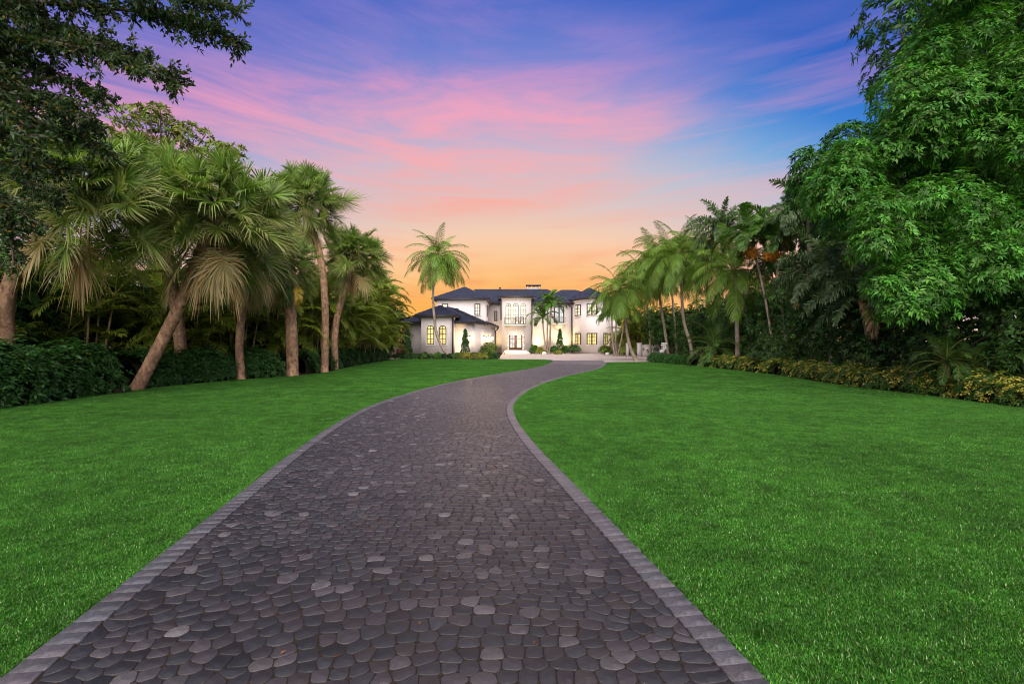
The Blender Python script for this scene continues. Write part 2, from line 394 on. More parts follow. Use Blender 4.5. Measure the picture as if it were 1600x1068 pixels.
def courtmat():
    m, t, b = newmat('court_paving'); b.inputs['Roughness'].default_value = 0.7
    mp = tn(t, 'ShaderNodeMapping'); mp.inputs['Scale'].default_value = (6, 6, 1); tcx = tn(t, 'ShaderNodeTexCoord'); t.links.new(tcx.outputs['Object'], mp.inputs[0])
    v = tn(t, 'ShaderNodeTexVoronoi'); v.inputs['Scale'].default_value = 1.0; t.links.new(mp.outputs[0], v.inputs['Vector'])
    sp = tn(t, 'ShaderNodeSeparateColor'); t.links.new(v.outputs['Color'], sp.inputs[0])
    r = tn(t, 'ShaderNodeValToRGB'); e = r.color_ramp.elements; e[0].color = (0.38, 0.305, 0.265, 1); e[1].color = (0.62, 0.51, 0.43, 1)
    t.links.new(sp.outputs[0], r.inputs[0]); t.links.new(r.outputs[0], b.inputs['Base Color']); return m
M_COURT = courtmat()
drive = empty('driveway', (0, 0, 0)); tag(drive, kind='structure')
def strip(name, s0, s1, inset, z, mat, parent):
    s = np.linspace(s0, s1, 240); a = road(s, -half(s)+inset); b = road(s, half(s)-inset)
    v = np.vstack([np.c_[a, np.full(len(a), z)], np.c_[b, np.full(len(b), z)]]); k = len(a); S = Soup()
    S.add(v, [t for i in range(k-1) for t in ((i, k+i, k+i+1), (i, k+i+1, i+1))]); return S.build(name, mat, parent)
S_GEO = 39.0; S_FINE = 19.5
strip('joint_sand_bed', 0, S_GEO + .05, 0.02, -0.0042, M_BED, drive)
strip('paving', S_GEO + .02, SL, 0.16, -0.001, M_PAVEFAR, drive)
sheet('court', [(-1.3, 47.7), (0.6, 47.55), (2.0, 47.25), (3.0, 46.55), (3.48, 45.6), (3.6, 44.4), (7.4, 40.9), (8.3, 41.0), (11.05, 41.08), (16.5, 49), (20, 56), (20, 60), (13.2, 67.4), (11.8, 68.2), (9.9, 70.2), (8, 73.5), (-1.3, 73.5)], -0.008, M_COURT)

# ---- cobble pavers: cells of a jittered course pattern, each cut apart by a joint
HW0 = 1.80 - 0.165
def clip(poly, nx, ny, d):
    out = []; k = len(poly)
    for i in range(k):
        p = poly[i]; q = poly[(i+1) % k]; a = p[0]*nx + p[1]*ny - d; b = q[0]*nx + q[1]*ny - d
        if a <= 0: out.append(p)
        if (a < 0 and b > 0) or (a > 0 and b < 0):
            u = a/(a-b); out.append((p[0]+(q[0]-p[0])*u, p[1]+(q[1]-p[1])*u))
    return out
seeds = []
s_ = 0.4; row = 0
while s_ < S_GEO + 0.2:
    rh = random.choice((0.086, 0.092, 0.10, 0.106)); t_ = -HW0 - random.uniform(0, 0.12)
    while t_ < HW0 + 0.1:
        w = random.choice((0.078, 0.098, 0.11, 0.128, 0.148)); tc_ = t_ + w/2
        sw = 0.16*math.sin(tc_*1.7 + 0.35*s_) + 0.05*math.sin(3.1*s_ + 2*tc_)
        seeds.append((s_ + sw + random.gauss(0, 0.014), tc_ + random.gauss(0, 0.010))); t_ += w
    s_ += rh; row += 1
seeds = [p for p in seeds if -HW0 + 0.015 < p[1] < HW0 - 0.015]
grid = {}
for i, p in enumerate(seeds): grid.setdefault((int(p[0]//0.2), int((p[1]+5)//0.2)), []).append(i)
def paver_cell(i):
    s, t = seeds[i]; P = [(s-.17, t-.17), (s+.17, t-.17), (s+.17, t+.17), (s-.17, t+.17)]
    P = clip(P, 0, 1, HW0 - 0.004); P = clip(P, 0, -1, HW0 - 0.004)
    gx, gy = int(s//0.2), int((t+5)//0.2); nb = []
    for a in (-1, 0, 1):
        for b in (-1, 0, 1): nb += grid.get((gx+a, gy+b), ())
    nb = sorted(((seeds[j][0]-s)**2 + (seeds[j][1]-t)**2, j) for j in nb if j != i)[:14]
    for d2, j in nb:
        d = math.sqrt(d2)
        if d < 1e-6 or d > 0.34: continue
        nx, ny = (seeds[j][0]-s)/d, (seeds[j][1]-t)/d
        P = clip(P, nx, ny, nx*(seeds[j][0]+s)/2 + ny*(seeds[j][1]+t)/2 - 0.0020)
        if len(P) < 3: return None
    # drop tiny edges, then cut the corners
    Q = [p for k, p in enumerate(P) if math.dist(p, P[k-1]) > 0.012]
    if len(Q) < 3: return None
    if s > S_FINE: return np.array(Q)
    out = []
    for k in range(len(Q)):
        p, q = Q[k], Q[(k+1) % len(Q)]; c = 0.20
        out += [(p[0]+(q[0]-p[0])*c, p[1]+(q[1]-p[1])*c), (q[0]+(p[0]-q[0])*c, q[1]+(p[1]-q[1])*c)]
    return np.array(out)
def tone(pos):
    u = random.random(); g = random.gauss(0, 0.22)
    big_ = 0.5 + 0.5*math.sin(pos[0]*0.9 + 1.3*math.sin(pos[1]*0.45)) * math.cos(pos[1]*0.6)
    if u < 0.025: base = (0.180, 0.168, 0.170)
    elif u < 0.10: base = (0.105, 0.093, 0.099)
    elif u < 0.30: base = (0.068, 0.058, 0.063)
    elif u < 0.40: base = (0.060, 0.050, 0.049)
    else: base = (0.050, 0.049, 0.054)
    k = 0.58*(1 + g)*(0.75 + 0.4*big_)*np.interp(pos[1], [3, 8, 18, 32], [.88, 1.08, 1.4, 1.8]); return np.clip(np.array(base)*k, 0.012, 0.5)  # paler with distance: the far sheen is put into the paver colour
def paver_geo(out, near):
    w = road(out[:, 0], out[:, 1]*(half(out[:, 0])-.165)/HW0); c = w.mean(0); k = len(w)
    # outline runs clockwise or counter-clockwise: make it counter-clockwise
    ar = np.sum(w[:, 0]*np.roll(w[:, 1], -1) - np.roll(w[:, 0], -1)*w[:, 1])
    if ar < 0: w = w[::-1]
    dz_ = random.gauss(0, 0.0008); tx, ty = random.gauss(0, 0.009), random.gauss(0, 0.009)
    def zt(p): return dz_ + (p[:, 0]-c[0])*tx + (p[:, 1]-c[1])*ty
    sh = w + (c - w)*np.minimum(0.5, 0.0008/np.maximum(np.linalg.norm(w-c, axis=1, keepdims=True), 1e-4))
    sh2 = w + (c - w)*np.minimum(0.5, 0.0045/np.maximum(np.linalg.norm(w-c, axis=1, keepdims=True), 1e-4))
    rings = [np.c_[w, zt(w) - 0.0085], np.c_[sh, zt(sh) - 0.0012], np.c_[sh2, zt(sh2)+0.0002]]
    if near: rings = [np.c_[w, np.full(k, -0.03)]] + rings
    if out[0, 0] > S_FINE: rings = [rings[0], rings[2]]
    v = np.vstack(rings); f = []
    for r_ in range(len(rings)-1):
        for i in range(k):
            j = (i+1) % k; a = r_*k; f += [(a+i, a+j, a+k+j), (a+i, a+k+j, a+k+i)]
    a = (len(rings)-1)*k; f += [(a, a+i, a+i+1) for i in range(1, k-1)]
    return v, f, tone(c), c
cells = []
for i in range(len(seeds)):
    q = paver_cell(i)
    if q is not None:
        w = road(np.array([q[:, 0].mean()]), np.array([q[:, 1].mean()]))[0]; cells.append((w[1] + 0.2*abs(w[0]), w, q))
cells.sort(key=lambda a: a[0])
def inview(w): return w[1] > 2.36 and abs(w[0]) < w[1]*1.0
ind = [c for c in cells if inview(c[1])][:300]; ids = set(id(c) for c in ind)
rest = Soup()
for c in cells:
    if id(c) in ids:
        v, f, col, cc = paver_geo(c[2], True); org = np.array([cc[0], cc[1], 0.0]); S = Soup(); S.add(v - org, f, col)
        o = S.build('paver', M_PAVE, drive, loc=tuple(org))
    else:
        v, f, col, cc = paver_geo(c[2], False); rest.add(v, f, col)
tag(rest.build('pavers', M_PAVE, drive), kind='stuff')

# ---- border course of bricks along both edges
def brick(p, d, ln, wd, tilt):
    """brick centred at p, d = direction along the edge"""
    n = np.array([d[1], -d[0]]); g = 0.0018; e = 0.002; v = []
    for z, ins in ((-0.03, 0), (0.004, 0), (0.006, e)):
        for a, b in ((-1, -1), (1, -1), (1, 1), (-1, 1)):
            q = d*a*(ln/2-g-ins) - n*b*(wd/2-ins); v.append((q[0], q[1], z + tilt*a))
    f = []
    for r_ in (0, 4):
        for i in range(4):
            j = (i+1) % 4; f += [(r_+i, r_+j, r_+4+j), (r_+i, r_+4+j, r_+4+i)]
    f += [(8, 9, 10), (8, 10, 11)]; return np.array(v), f
bricks = []
for side in (-1, 1):
    sfine = np.linspace(0.2, SL, 3000); ed = road(sfine, side*(half(sfine)-0.0825)); ed = ed[(ed[:, 1] < (44.2 if side < 0 else 40.6))]
    if side < 0: ed = np.vstack([ed, catmull([ed[-1], (3.48, 45.2), (3.2, 46.1), (2.5, 46.85), (1.3, 47.35), (0.0, 47.55), (-1.2, 47.62)], 40)])
    else: ed = np.vstack([ed, catmull([ed[-1], (8.0, 40.85), (9.0, 41.02), (11.0, 41.05)], 40)])
    al = np.r_[0, np.cumsum(np.hypot(*np.diff(ed, axis=0).T))]; q = np.arange(0, al[-1]-0.12, 0.114)
    for u in q:
        p = np.array([np.interp(u+.057, al, ed[:, 0]), np.interp(u+.057, al, ed[:, 1])]); p2 = np.array([np.interp(u+.11, al, ed[:, 0]), np.interp(u+.11, al, ed[:, 1])])
        bricks.append((p[1], p, unit(p2-p)))
bricks.sort(key=lambda a: a[0])
bi = [b for b in bricks if b[0] > 2.3][:300]; ids = set(id(b) for b in bi); rest = Soup()
for b in bricks:
    v, f = brick(None, unit(b[2] + np.array([random.gauss(0, .012), random.gauss(0, .012)])), 0.114, 0.163 + random.gauss(0, .0025), random.gauss(0, 0.0005)); v = v + np.array([0, 0, random.gauss(0, .0008)])
    col = np.array((0.090, 0.086, 0.094))*random.gauss(1, 0.12)*np.array([random.gauss(1, .04), 1, random.gauss(1, .03)])
    if id(b) in ids: S = Soup(); S.add(v, f, col); S.build('border_brick', M_PAVE, drive, loc=(b[1][0], b[1][1], 0))
    else: rest.add(v + np.array([b[1][0], b[1][1], 0]), f, col)
tag(rest.build('border_bricks', M_PAVE, drive), kind='stuff')

# ---- grass blades: small turf tufts spread over both lawns
gcol = bpy.data.collections.new('turf_tufts')
def tuft(name, size, n, hmax, wid):
    S = Soup(); P = np.c_[rng.uniform(-size/2, size/2, (n, 2)), np.full(n, -0.012)]
    az = rng.uniform(0, 2*PI, n); lean = rng.uniform(0.15, 1.15, n)
    D = np.c_[np.cos(az)*np.sin(lean), np.sin(az)*np.sin(lean), np.cos(lean)]; sd_ = np.c_[-np.sin(az), np.cos(az), np.zeros(n)]
    col = jitcol((0.052, 0.178, 0.018), n, 0.40, 0.13); dry = rng.random(n) < 0.05; col[dry] = jitcol((0.26, 0.42, 0.17), dry.sum(), 0.2)  # the few pale green blades are not dry: specular glints put into colour
    L = hmax*rng.uniform(0.55, 1.1, n)
    leaves(S, P, D, sd_, L, wid*rng.uniform(.7, 1.3, n), col, 0.25*rng.uniform(0, 1.4, n), 0.1)
    o = bpy.data.objects.new(name, S.mesh(name, M_GRASS)); gcol.objects.link(o); return o
for i in range(4): tuft('turf_a%d' % i, 0.16, 360, 0.034, 0.0050)       # index 0-3 near
for i in range(3): tuft('turf_b%d' % i, 0.05, 46, 0.034, 0.0050)        # 4-6 edges
for i in range(4): tuft('turf_c%d' % i, 0.60, 1700, 0.042, 0.010)       # 7-10 far
def inside(poly, P):
    poly = np.asarray(poly); x, y = P[:, 0], P[:, 1]; r = np.zeros(len(P), bool); j = len(poly)-1
    for i in range(len(poly)):
        xi, yi = poly[i]; xj, yj = poly[j]
        if yi != yj: r ^= ((yi > y) != (yj > y)) & (x < (xj-xi)*(y-yi)/(yj-yi)+xi)
        j = i
    return r
def edgedist(poly, P):
    poly = np.asarray(poly); d = np.full(len(P), 9.0)
    for a, b in zip(poly, np.roll(poly, -1, 0)):
        ab = b-a; l2 = (ab**2).sum()
        if l2 < 1e-9: continue
        u = (((P-a)@ab)/l2).clip(0, 1); d = np.minimum(d, np.linalg.norm(P-(a+u[:, None]*ab), axis=1))
    return d
ng = bpy.data.node_groups.new('turf', 'GeometryNodeTree')
ng.interface.new_socket('Geometry', in_out='INPUT', socket_type='NodeSocketGeometry'); ng.interface.new_socket('Geometry', in_out='OUTPUT', socket_type='NodeSocketGeometry')
gi = ng.nodes.new('NodeGroupInput'); go = ng.nodes.new('NodeGroupOutput'); ci = ng.nodes.new('GeometryNodeCollectionInfo'); ci.inputs['Collection'].default_value = gcol
ci.inputs['Separate Children'].default_value = True; ci.inputs['Reset Children'].default_value = True
ip = ng.nodes.new('GeometryNodeInstanceOnPoints'); ip.inputs['Pick Instance'].default_value = True
def named(n, ty):
    a = ng.nodes.new('GeometryNodeInputNamedAttribute'); a.data_type = ty; a.inputs[0].default_value = n
    return [s for s in a.outputs if s.enabled][0]
ng.links.new(gi.outputs[0], ip.inputs['Points']); ng.links.new(ci.outputs[0], ip.inputs['Instance'])
ng.links.new(named('which', 'INT'), ip.inputs['Instance Index']); ng.links.new(named('size', 'FLOAT'), ip.inputs['Scale'])
cb = ng.nodes.new('ShaderNodeCombineXYZ'); ng.links.new(named('turn', 'FLOAT'), cb.inputs[2])
er = ng.nodes.new('FunctionNodeEulerToRotation'); ng.links.new(cb.outputs[0], er.inputs[0]); ng.links.new(er.outputs[0], ip.inputs['Rotation'])
ng.links.new(ip.outputs[0], go.inputs[0])
def grow(poly, label):
    P = []; WH = []
    b0, b1 = np.min(poly, 0), np.max(poly, 0)
    def gridpts(step, y0, y1):
        gx, gy = np.meshgrid(np.arange(b0[0], b1[0], step), np.arange(y0, y1, step)); p = np.c_[gx.ravel(), gy.ravel()]
        p = p + rng.uniform(-.3, .3, p.shape)*step; p = p[inside(poly, p)]; return p[np.abs(p[:, 0]) < p[:, 1]*1.03 + 0.8]
    YF = 15.0
    p = gridpts(0.115, 1.6, YF); d = edgedist(poly, p); p = p[d > 0.085]; P.append(p); WH.append(rng.integers(0, 4, len(p)))
    p = gridpts(0.030, 1.6, 26); d = edgedist(poly, p); p = p[(d > 0.002) & (d < 0.11)]; P.append(p); WH.append(rng.integers(4, 7, len(p)))
    p = gridpts(0.45, YF, b1[1]); d = edgedist(poly, p); p = p[d > 0.22]; P.append(p); WH.append(rng.integers(7, 11, len(p)))
    P = np.vstack(P); WH = np.concatenate(WH); n = len(P)
    me = bpy.data.meshes.new('grass'); me.vertices.add(n); me.vertices.foreach_set('co', np.c_[P, np.zeros(n)].ravel()); me.update()
    a = me.attributes.new('which', 'INT', 'POINT'); a.data.foreach_set('value', WH.astype(np.int32))
    patch = 0.5 + 0.5*np.sin(P[:, 0]*0.8 + 2*np.sin(P[:, 1]*0.33))*np.sin(P[:, 1]*0.7 + P[:, 0]*0.2)
    a = me.attributes.new('size', 'FLOAT', 'POINT'); a.data.foreach_set('value', (rng.uniform(.85, 1.15, n)*(0.85+0.3*patch)).astype(np.float32))
    a = me.attributes.new('turn', 'FLOAT', 'POINT'); a.data.foreach_set('value', rng.uniform(0, 6.28, n).astype(np.float32))
    me.materials.append(M_GRASS); o = link('grass', me); m = o.modifiers.new('turf', 'NODES'); m.node_group = ng
    tag(o, label, 'grass', kind='stuff'); return n
grow(LAWN_L, 'short green mown grass left of the driveway'); grow(LAWN_R, 'short green mown grass right of the driveway')

# ================================================================== house
house = empty('house', (0, 60, 0), 'large white stucco two-storey house with dark slate roof at the end of the driveway', 'house')
HO = np.array([0, 60, 0.0])
class HS(Soup):
    def put(s, name, mat, parent=None, smooth=False):
        s.v = [v - HO for v in s.v]; return s.build(name, mat, parent or house, smooth)
def child(S, name, mat, parent):
    """part whose parent sits at the house origin"""
    S.v = [v - HO for v in S.v]; return S.build(name, mat, parent)
def ccw(p):
    a = sum(p[i][0]*p[(i+1) % len(p)][1] - p[(i+1) % len(p)][0]*p[i][1] for i in range(len(p)))
    return p if a > 0 else p[::-1]
def wallblock(name, pts, z0, z1, mat=None): S = HS(); S.prism(ccw(pts), z0, z1); return S.put(name, mat or M_STUCCO)
def tiles(S, poly, course=0.38, lift=0.06):
    """roof plane laid in stepped courses"""
    P = np.asarray(poly, float); n = np.zeros(3)
    for i in range(len(P)): n += np.cross(P[i], P[(i+1) % len(P)])
    n = unit(n);
    if n[2] < 0: n = -n; P = P[::-1]
    h = unit(np.cross([0, 0, 1.0], n)); up = np.cross(n, h)
    o = P[0]; Q = [((p-o)@h, (p-o)@up) for p in P]; lo = min(q[1] for q in Q); hi = max(q[1] for q in Q); k = int(math.ceil((hi-lo)/course))
    for i in range(k):
        a, b = lo+i*course, min(hi, lo+(i+1)*course); c = clip(clip(Q, 0, -1, -a), 0, 1, b)
        if len(c) < 3: continue
        ln = lambda q: lift*(1-(q[1]-a)/course)
        S.poly([o + h*q[0] + up*q[1] + n*ln(q) for q in c], (1, 1, 1))
        low = sorted([q for q in c if q[1] < a+1e-6], key=lambda q: q[0])
        if len(low) >= 2:
            A, B = low[0], low[-1]; pa, pb = o+h*A[0]+up*A[1], o+h*B[0]+up*B[1]
            S.poly([pa - n*0.01, pb - n*0.01, pb + n*lift, pa + n*lift])
def hip(name, rect, ze, ridge, over=0.0, fascia=0.22, parent=None):
    """hip roof: rect = eave outline (ccw from front-left), ridge = (p0, p1) ends"""
    (ax, ay), (bx, by), (cx_, cy_), (dx_, dy_) = rect; r0, r1 = np.array(ridge[0], float), np.array(ridge[1], float)
    A, B, C, D = [np.array([x, y, ze]) for x, y in rect]; S = HS()
    if abs(r1[0]-r0[0]) >= abs(r1[1]-r0[1]): fs = [[A, B, r1, r0], [B, C, r1], [C, D, r0, r1], [D, A, r0]]
    else: fs = [[A, B, r0], [B, C, r1, r0], [C, D, r1], [D, A, r0, r1]]
    for f in fs: tiles(S, f)
    o = S.put(name, M_TILE)
    F = HS(); ring = [A, B, C, D]
    F.prism([(p[0], p[1]) for p in ring], ze-fascia, ze-0.012, cap=False); c = (A+B+C+D)/4
    F.poly([np.array([p[0], p[1], ze-fascia+.01]) for p in ring][::-1]); child(F, 'fascia', M_DARK, o); return o

# walls
wallblock('wall', [(-9.7, 66), (-3.42, 66), (-3.42, 80), (-9.7, 80)], 0, 7.13)
wallblock('wall', [(-3.42, 74), (8.7, 74), (8.7, 88), (-3.42, 88)], 0, 7.22)
wallblock('entrance_tower', [(-1.40, 70), (2.625, 70), (2.625, 75), (-1.40, 75)], 0, 7.72)
wallblock('bay', [(8.7, 74.02), (9.96, 70.5), (11.8, 68.5), (13.8, 72), (13.8, 80), (8.72, 80)], 0, 7.55)
wallblock('wall', [(13.8, 74), (15.6, 74), (15.6, 86), (13.8, 86)], 0, 7.2)
wallblock('pavilion', [(-9.23, 52), (-6.05, 52), (-6.05, 58), (-9.23, 58)], 0, 4.22)
wallblock('wing_wall', [(-11.6, 55), (-9.2, 54.6), (-6.1, 54.4), (-4.2, 54), (-2.25, 69.8), (-3.5, 71), (-11.6, 67)], 0, 3.58)
# cornice bands under the eaves
def band(pts, z0, z1, out, name='cornice'):
    p = ccw(pts); c = np.mean(np.array(p), 0); S = HS(); S.prism([tuple(np.array(q) + unit(np.array(q)-c)*out) for q in p], z0, z1); return S.put(name, M_TRIM)
band([(-1.40, 70), (2.625, 70), (2.625, 75), (-1.40, 75)], 7.40, 7.70, 0.22)
band([(-9.7, 66), (-3.42, 66), (-3.42, 80), (-9.7, 80)], 6.86, 7.11, 0.2)
band([(8.7, 74), (9.96, 70.5), (11.8, 68.5), (13.8, 72), (13.8, 80), (8.7, 80)], 7.28, 7.53, 0.18)
band([(-9.23, 52), (-6.05, 52), (-6.05, 58), (-9.23, 58)], 3.98, 4.2, 0.16)
# roofs
hip('roof', [(-3.8, 73.3), (9.6, 73.3), (9.6, 90), (-3.8, 90)], 7.3, ((-6.1, 81.6, 9.95), (5.6, 81.6, 9.95)))
hip('roof', [(-10.3, 65.4), (-2.85, 65.4), (-2.85, 84), (-10.3, 84)], 7.22, ((-6.6, 71.5, 9.28), (-6.6, 79, 9.28)))
hip('roof', [(-1.9, 69.4), (3.1, 69.4), (3.1, 80), (-1.9, 80)], 7.86, ((0.6, 74.5, 8.95), (0.6, 78, 8.95)))
hip('roof', [(3.5, 74.2), (16.2, 74.2), (16.2, 88), (3.5, 88)], 7.36, ((7.8, 80.4, 9.75), (9.9, 80.4, 9.75)))
hip('roof', [(-12.1, 54.0), (-3.75, 53.4), (-1.75, 70.0), (-12.1, 67.2)], 3.72, ((-7.4, 58.6, 5.62), (-6.6, 65.5, 5.62)))
hip('roof', [(-9.8, 51.4), (-5.5, 51.4), (-5.5, 58.5), (-9.8, 58.5)], 4.34, ((-7.65, 54.6, 5.50), (-7.65, 56, 5.50)))
# bay roof: many-sided
S = HS(); base = [(8.2, 74.4), (9.66, 69.9), (11.95, 67.7), (14.5, 71.8), (14.5, 80), (8.2, 80)]; ap = np.array((11.2, 74.6, 9.5))
for i in range(len(base)):
    a, b = base[i], base[(i+1) % len(base)]; tiles(S, [np.array([*a, 7.66]), np.array([*b, 7.66]), ap])
br = S.put('roof', M_TILE); F = HS(); F.prism(base, 7.46, 7.645); child(F, 'fascia', M_DARK, br)
# chimney with open cap
S = HS(); S.box((2.4, 82.2, 9.4), (4.5, 83.6, 10.25)); ch = S.put('chimney', M_WHITE)
for x in (2.45, 3.1, 3.75, 4.3):
    F = HS(); F.box((x, 82.25, 10.25), (x+.15, 83.5, 10.62)); child(F, 'post', M_WHITE, ch)
F = HS(); F.box((2.25, 82.0, 10.62), (4.65, 83.8, 10.76)); child(F, 'cap', M_DARK, ch)
F = HS(); F.box((2.36, 82.16, 10.14), (4.54, 83.64, 10.22)); child(F, 'band', M_DARK, ch)
S = HS(); S.tube([(-1.9, 81, 9.6), (-1.9, 81, 10.15)], 0.12, 8); S.tube([(-1.9, 81, 10.13), (-1.9, 81, 10.2)], 0.2, 8); S.put('roof_vent', M_DARK)

# ---- windows: casing, muntins, lit panes and sill, set on a wall plane (O = bottom centre, r = to the right, n = out of the wall)
def outline(w, h, ins, arch, seg=10):
    x = w/2-ins
    if not arch: return [(-x, ins), (x, ins), (x, h-ins), (-x, h-ins)]
    r = x; cz = h - w/2
    return [(-x, ins), (x, ins)] + [(r*math.cos(a), cz + r*math.sin(a)) for a in np.linspace(0, PI, seg)]
def window(O, r, w, h, arch=False, cols=2, rows=3, pane=None, casing=0.09, surround=0.0, sill=True, name='window', sash=False):
    O = np.array(O, float); r = unit(np.array([r[0], r[1], 0.0])); n = np.array([r[1], -r[0], 0.0]); z = np.array([0, 0, 1.0])
    def W3(p, d): return O + r*p[0] + z*p[1] + n*d
    def ring(S, o_, i_, d0, d1):
        k = len(o_)
        for a in range(k):
            b = (a+1) % k
            S.poly([W3(o_[a], d1), W3(o_[b], d1), W3(i_[b], d1), W3(i_[a], d1)])
            S.poly([W3(o_[a], d0), W3(o_[b], d0), W3(o_[b], d1), W3(o_[a], d1)]); S.poly([W3(i_[b], d0), W3(i_[a], d0), W3(i_[a], d1), W3(i_[b], d1)])
    S = HS(); ring(S, outline(w, h, 0, arch), outline(w, h, casing, arch), 0.0, 0.10); win = S.put(name, M_DARK)
    S = HS(); ip_ = outline(w, h, casing*0.8, arch); S.poly([W3(p, 0.03) for p in ip_]); child(S, 'pane', pane or M_GLOW, win)
    S = HS(); x = w/2-casing; bw = 0.028
    def bar(a, b, wd, d=0.065):
        if abs(a[0]-b[0]) < 1e-6: q = [(a[0]-wd, a[1]), (a[0]+wd, a[1]), (a[0]+wd, b[1]), (a[0]-wd, b[1])]
        else: q = [(a[0], a[1]-wd), (b[0], a[1]-wd), (b[0], a[1]+wd), (a[0], a[1]+wd)]
        S.poly([W3(p, d) for p in q]); k = len(q)
        for i in range(k): S.poly([W3(q[i], 0.03), W3(q[(i+1) % k], 0.03), W3(q[(i+1) % k], d), W3(q[i], d)])
    top = h - (w/2 if arch else casing)
    for i in range(1, cols):
        xx = -x + 2*x*i/cols; wd = 0.10 if (sash and i*2 == cols) else bw
        zt = h - casing if not arch else (h - w/2 + math.sqrt(max(0, (w/2-casing)**2 - xx*xx)))
        bar((xx, casing), (xx, zt), wd, 0.085 if wd > .05 else 0.065)
    for j in range(1, rows):
        zz_ = casing + (top-casing)*j/(rows - (1 if arch else 0)) if arch else casing + (h-2*casing)*j/rows
        bar((-x, zz_), (x, zz_), bw, 0.06)
    if S.n: child(S, 'muntin', M_DARK, win)
    if surround:
        S = HS(); o_ = outline(w+2*surround, h+2*surround, 0, arch); o_ = [(p[0], p[1]-surround) for p in o_]
        i_ = outline(w, h, 0, arch); i_ = [(p[0]*1.001, p[1]) for p in i_]; ring(S, o_, i_, 0.0, 0.06); child(S, 'surround', M_TRIM, win)
    if sill and not surround:
        S = HS(); q = [(-w/2-.08, -0.10), (w/2+.08, -0.10), (w/2+.08, -0.005), (-w/2-.08, -0.005)]; S.poly([W3(p, 0.14) for p in q])
        for i in range(4): S.poly([W3(q[i], 0), W3(q[(i+1) % 4], 0), W3(q[(i+1) % 4], 0.14), W3(q[i], 0.14)])
        child(S, 'sill', M_TRIM, win)
    return win
FX = (1, 0)
# guest pavilion arches
def winpx(x0, x1, y0, y1, Y, **k):
    k['casing'] = k.get('casing', .09)*1.35
    return window((px((x0+x1)/2, Y), Y, pz(y1, Y)), FX, (x1-x0)/FPX*Y, (y1-y0)/FPX*Y, **k)
winpx(667, 678.5, 508, 538, 52, arch=True, cols=2, rows=4, pane=M_GLOWY, surround=0.10, casing=0.06)
winpx(686, 697.5, 508, 538, 52, arch=True, cols=2, rows=4, pane=M_GLOWY, surround=0.10, casing=0.06)
# left upper block
winpx(691, 700, 474, 496, 66, cols=2, rows=3, casing=0.08); winpx(741.5, 750.5, 474, 492, 66, cols=2, rows=3, casing=0.10)
window((-3.42, 69.5, 5.0), (0, 1), 0.7, 1.6, cols=1, rows=1, pane=M_DIM)
winpx(772, 777, 485.5, 502, 74, cols=1, rows=1, pane=M_DIM, casing=0.1)
# tower arches, front door, balcony
for a, b in ((790.1, 798.6), (801.4, 810.3), (813.4, 821.8)):
    winpx(a, b, 473.5, 506, 70, arch=True, cols=2, rows=5, surround=0.07, casing=0.05)
S = HS(); S.box((-1.05, 69.05, 3.78), (1.95, 69.995, 3.98)); bal = S.put('balcony', M_TRIM)
S = HS(); S.box((-1.02, 69.08, 4.86), (1.92, 69.14, 4.93)); S.box((-1.02, 69.08, 4.02), (1.92, 69.14, 4.08)); child(S, 'handrail', M_IRON, bal)
for i in range(31):
    x = -1.0 + i*0.0963; S = HS(); wd = 0.028 if i in (0, 15, 30) else 0.012
    S.box((x-wd, 69.11-wd, 3.982), (x+wd, 69.11+wd, 4.885 if i not in (0, 15, 30) else 4.96)); child(S, 'baluster', M_IRON, bal)
for xs in (-1.02, 1.88):
    S = HS(); S.box((xs, 69.15, 4.86), (xs+.04, 69.98, 4.92)); child(S, 'handrail', M_IRON, bal)
# entrance: steps, arched stone surround in blocks, double door
for k, (y0, z1) in enumerate(((66.6, 0.17), (67.2, 0.34), (67.8, 0.50))):
    S = HS(); S.box((-1.2+0.15*k, y0, -0.02 if k == 0 else 0.17*k+0.001), (2.35-0.15*k, 69.99, z1)); S.put('step', M_TRIM)
dw, dh = 1.78, 2.36; dcx = 0.51; dz0 = 0.505
def archcurve(w, rise, z, seg=9): return [(w/2 - w*i/(seg-1), z + rise*(1-(2*i/(seg-1)-1)**2)) for i in range(seg)]
S = HS(); S.box((dcx-dw/2, 69.9, dz0), (dcx+dw/2, 69.97, dz0+dh-.3)); S.add([(dcx+x, 69.9, z) for x, z in archcurve(dw, .35, dz0+dh-.3)] , [(0, i, i+1) for i in range(1, 8)])
door = S.put('front_door', M_WOOD)
S = HS(); S.poly([(dcx+x*.9, 69.885, z-.03) for x, z in archcurve(dw, .33, dz0+dh-.3)][::-1]); child(S, 'transom', M_GLOW, door)
for sx, m_ in ((-1, M_GLOWW), (1, M_GLOW)):
    for row in range(3):
        for cc_ in range(2):
            S = HS(); x0 = dcx + (sx*0.46) - 0.30 + cc_*0.31; z0 = dz0+0.32+row*0.60; S.box((x0, 69.87, z0), (x0+.27, 69.895, z0+.54)); child(S, 'pane', m_, door)
S = HS(); S.tube([(dcx+.09, 69.84, dz0+.95), (dcx+.09, 69.84, dz0+1.35)], 0.025, 6); child(S, 'handle', M_DARK, door)
for sx in (-1, 1):
    for k in range(6):
        S = HS(); wd = 0.30 if k % 2 else 0.22; x0 = dcx + sx*(dw/2+.02); x1 = x0 + sx*wd
        S.box((min(x0, x1), 69.86, dz0+.005+k*.355), (max(x0, x1), 69.995, dz0+.34+k*.355)); S.put('door_surround_stone', M_TRIM)
ac = archcurve(dw+.5, .42, dz0+2.16, 9); ai = archcurve(dw+.04, .36, dz0+2.02, 9)
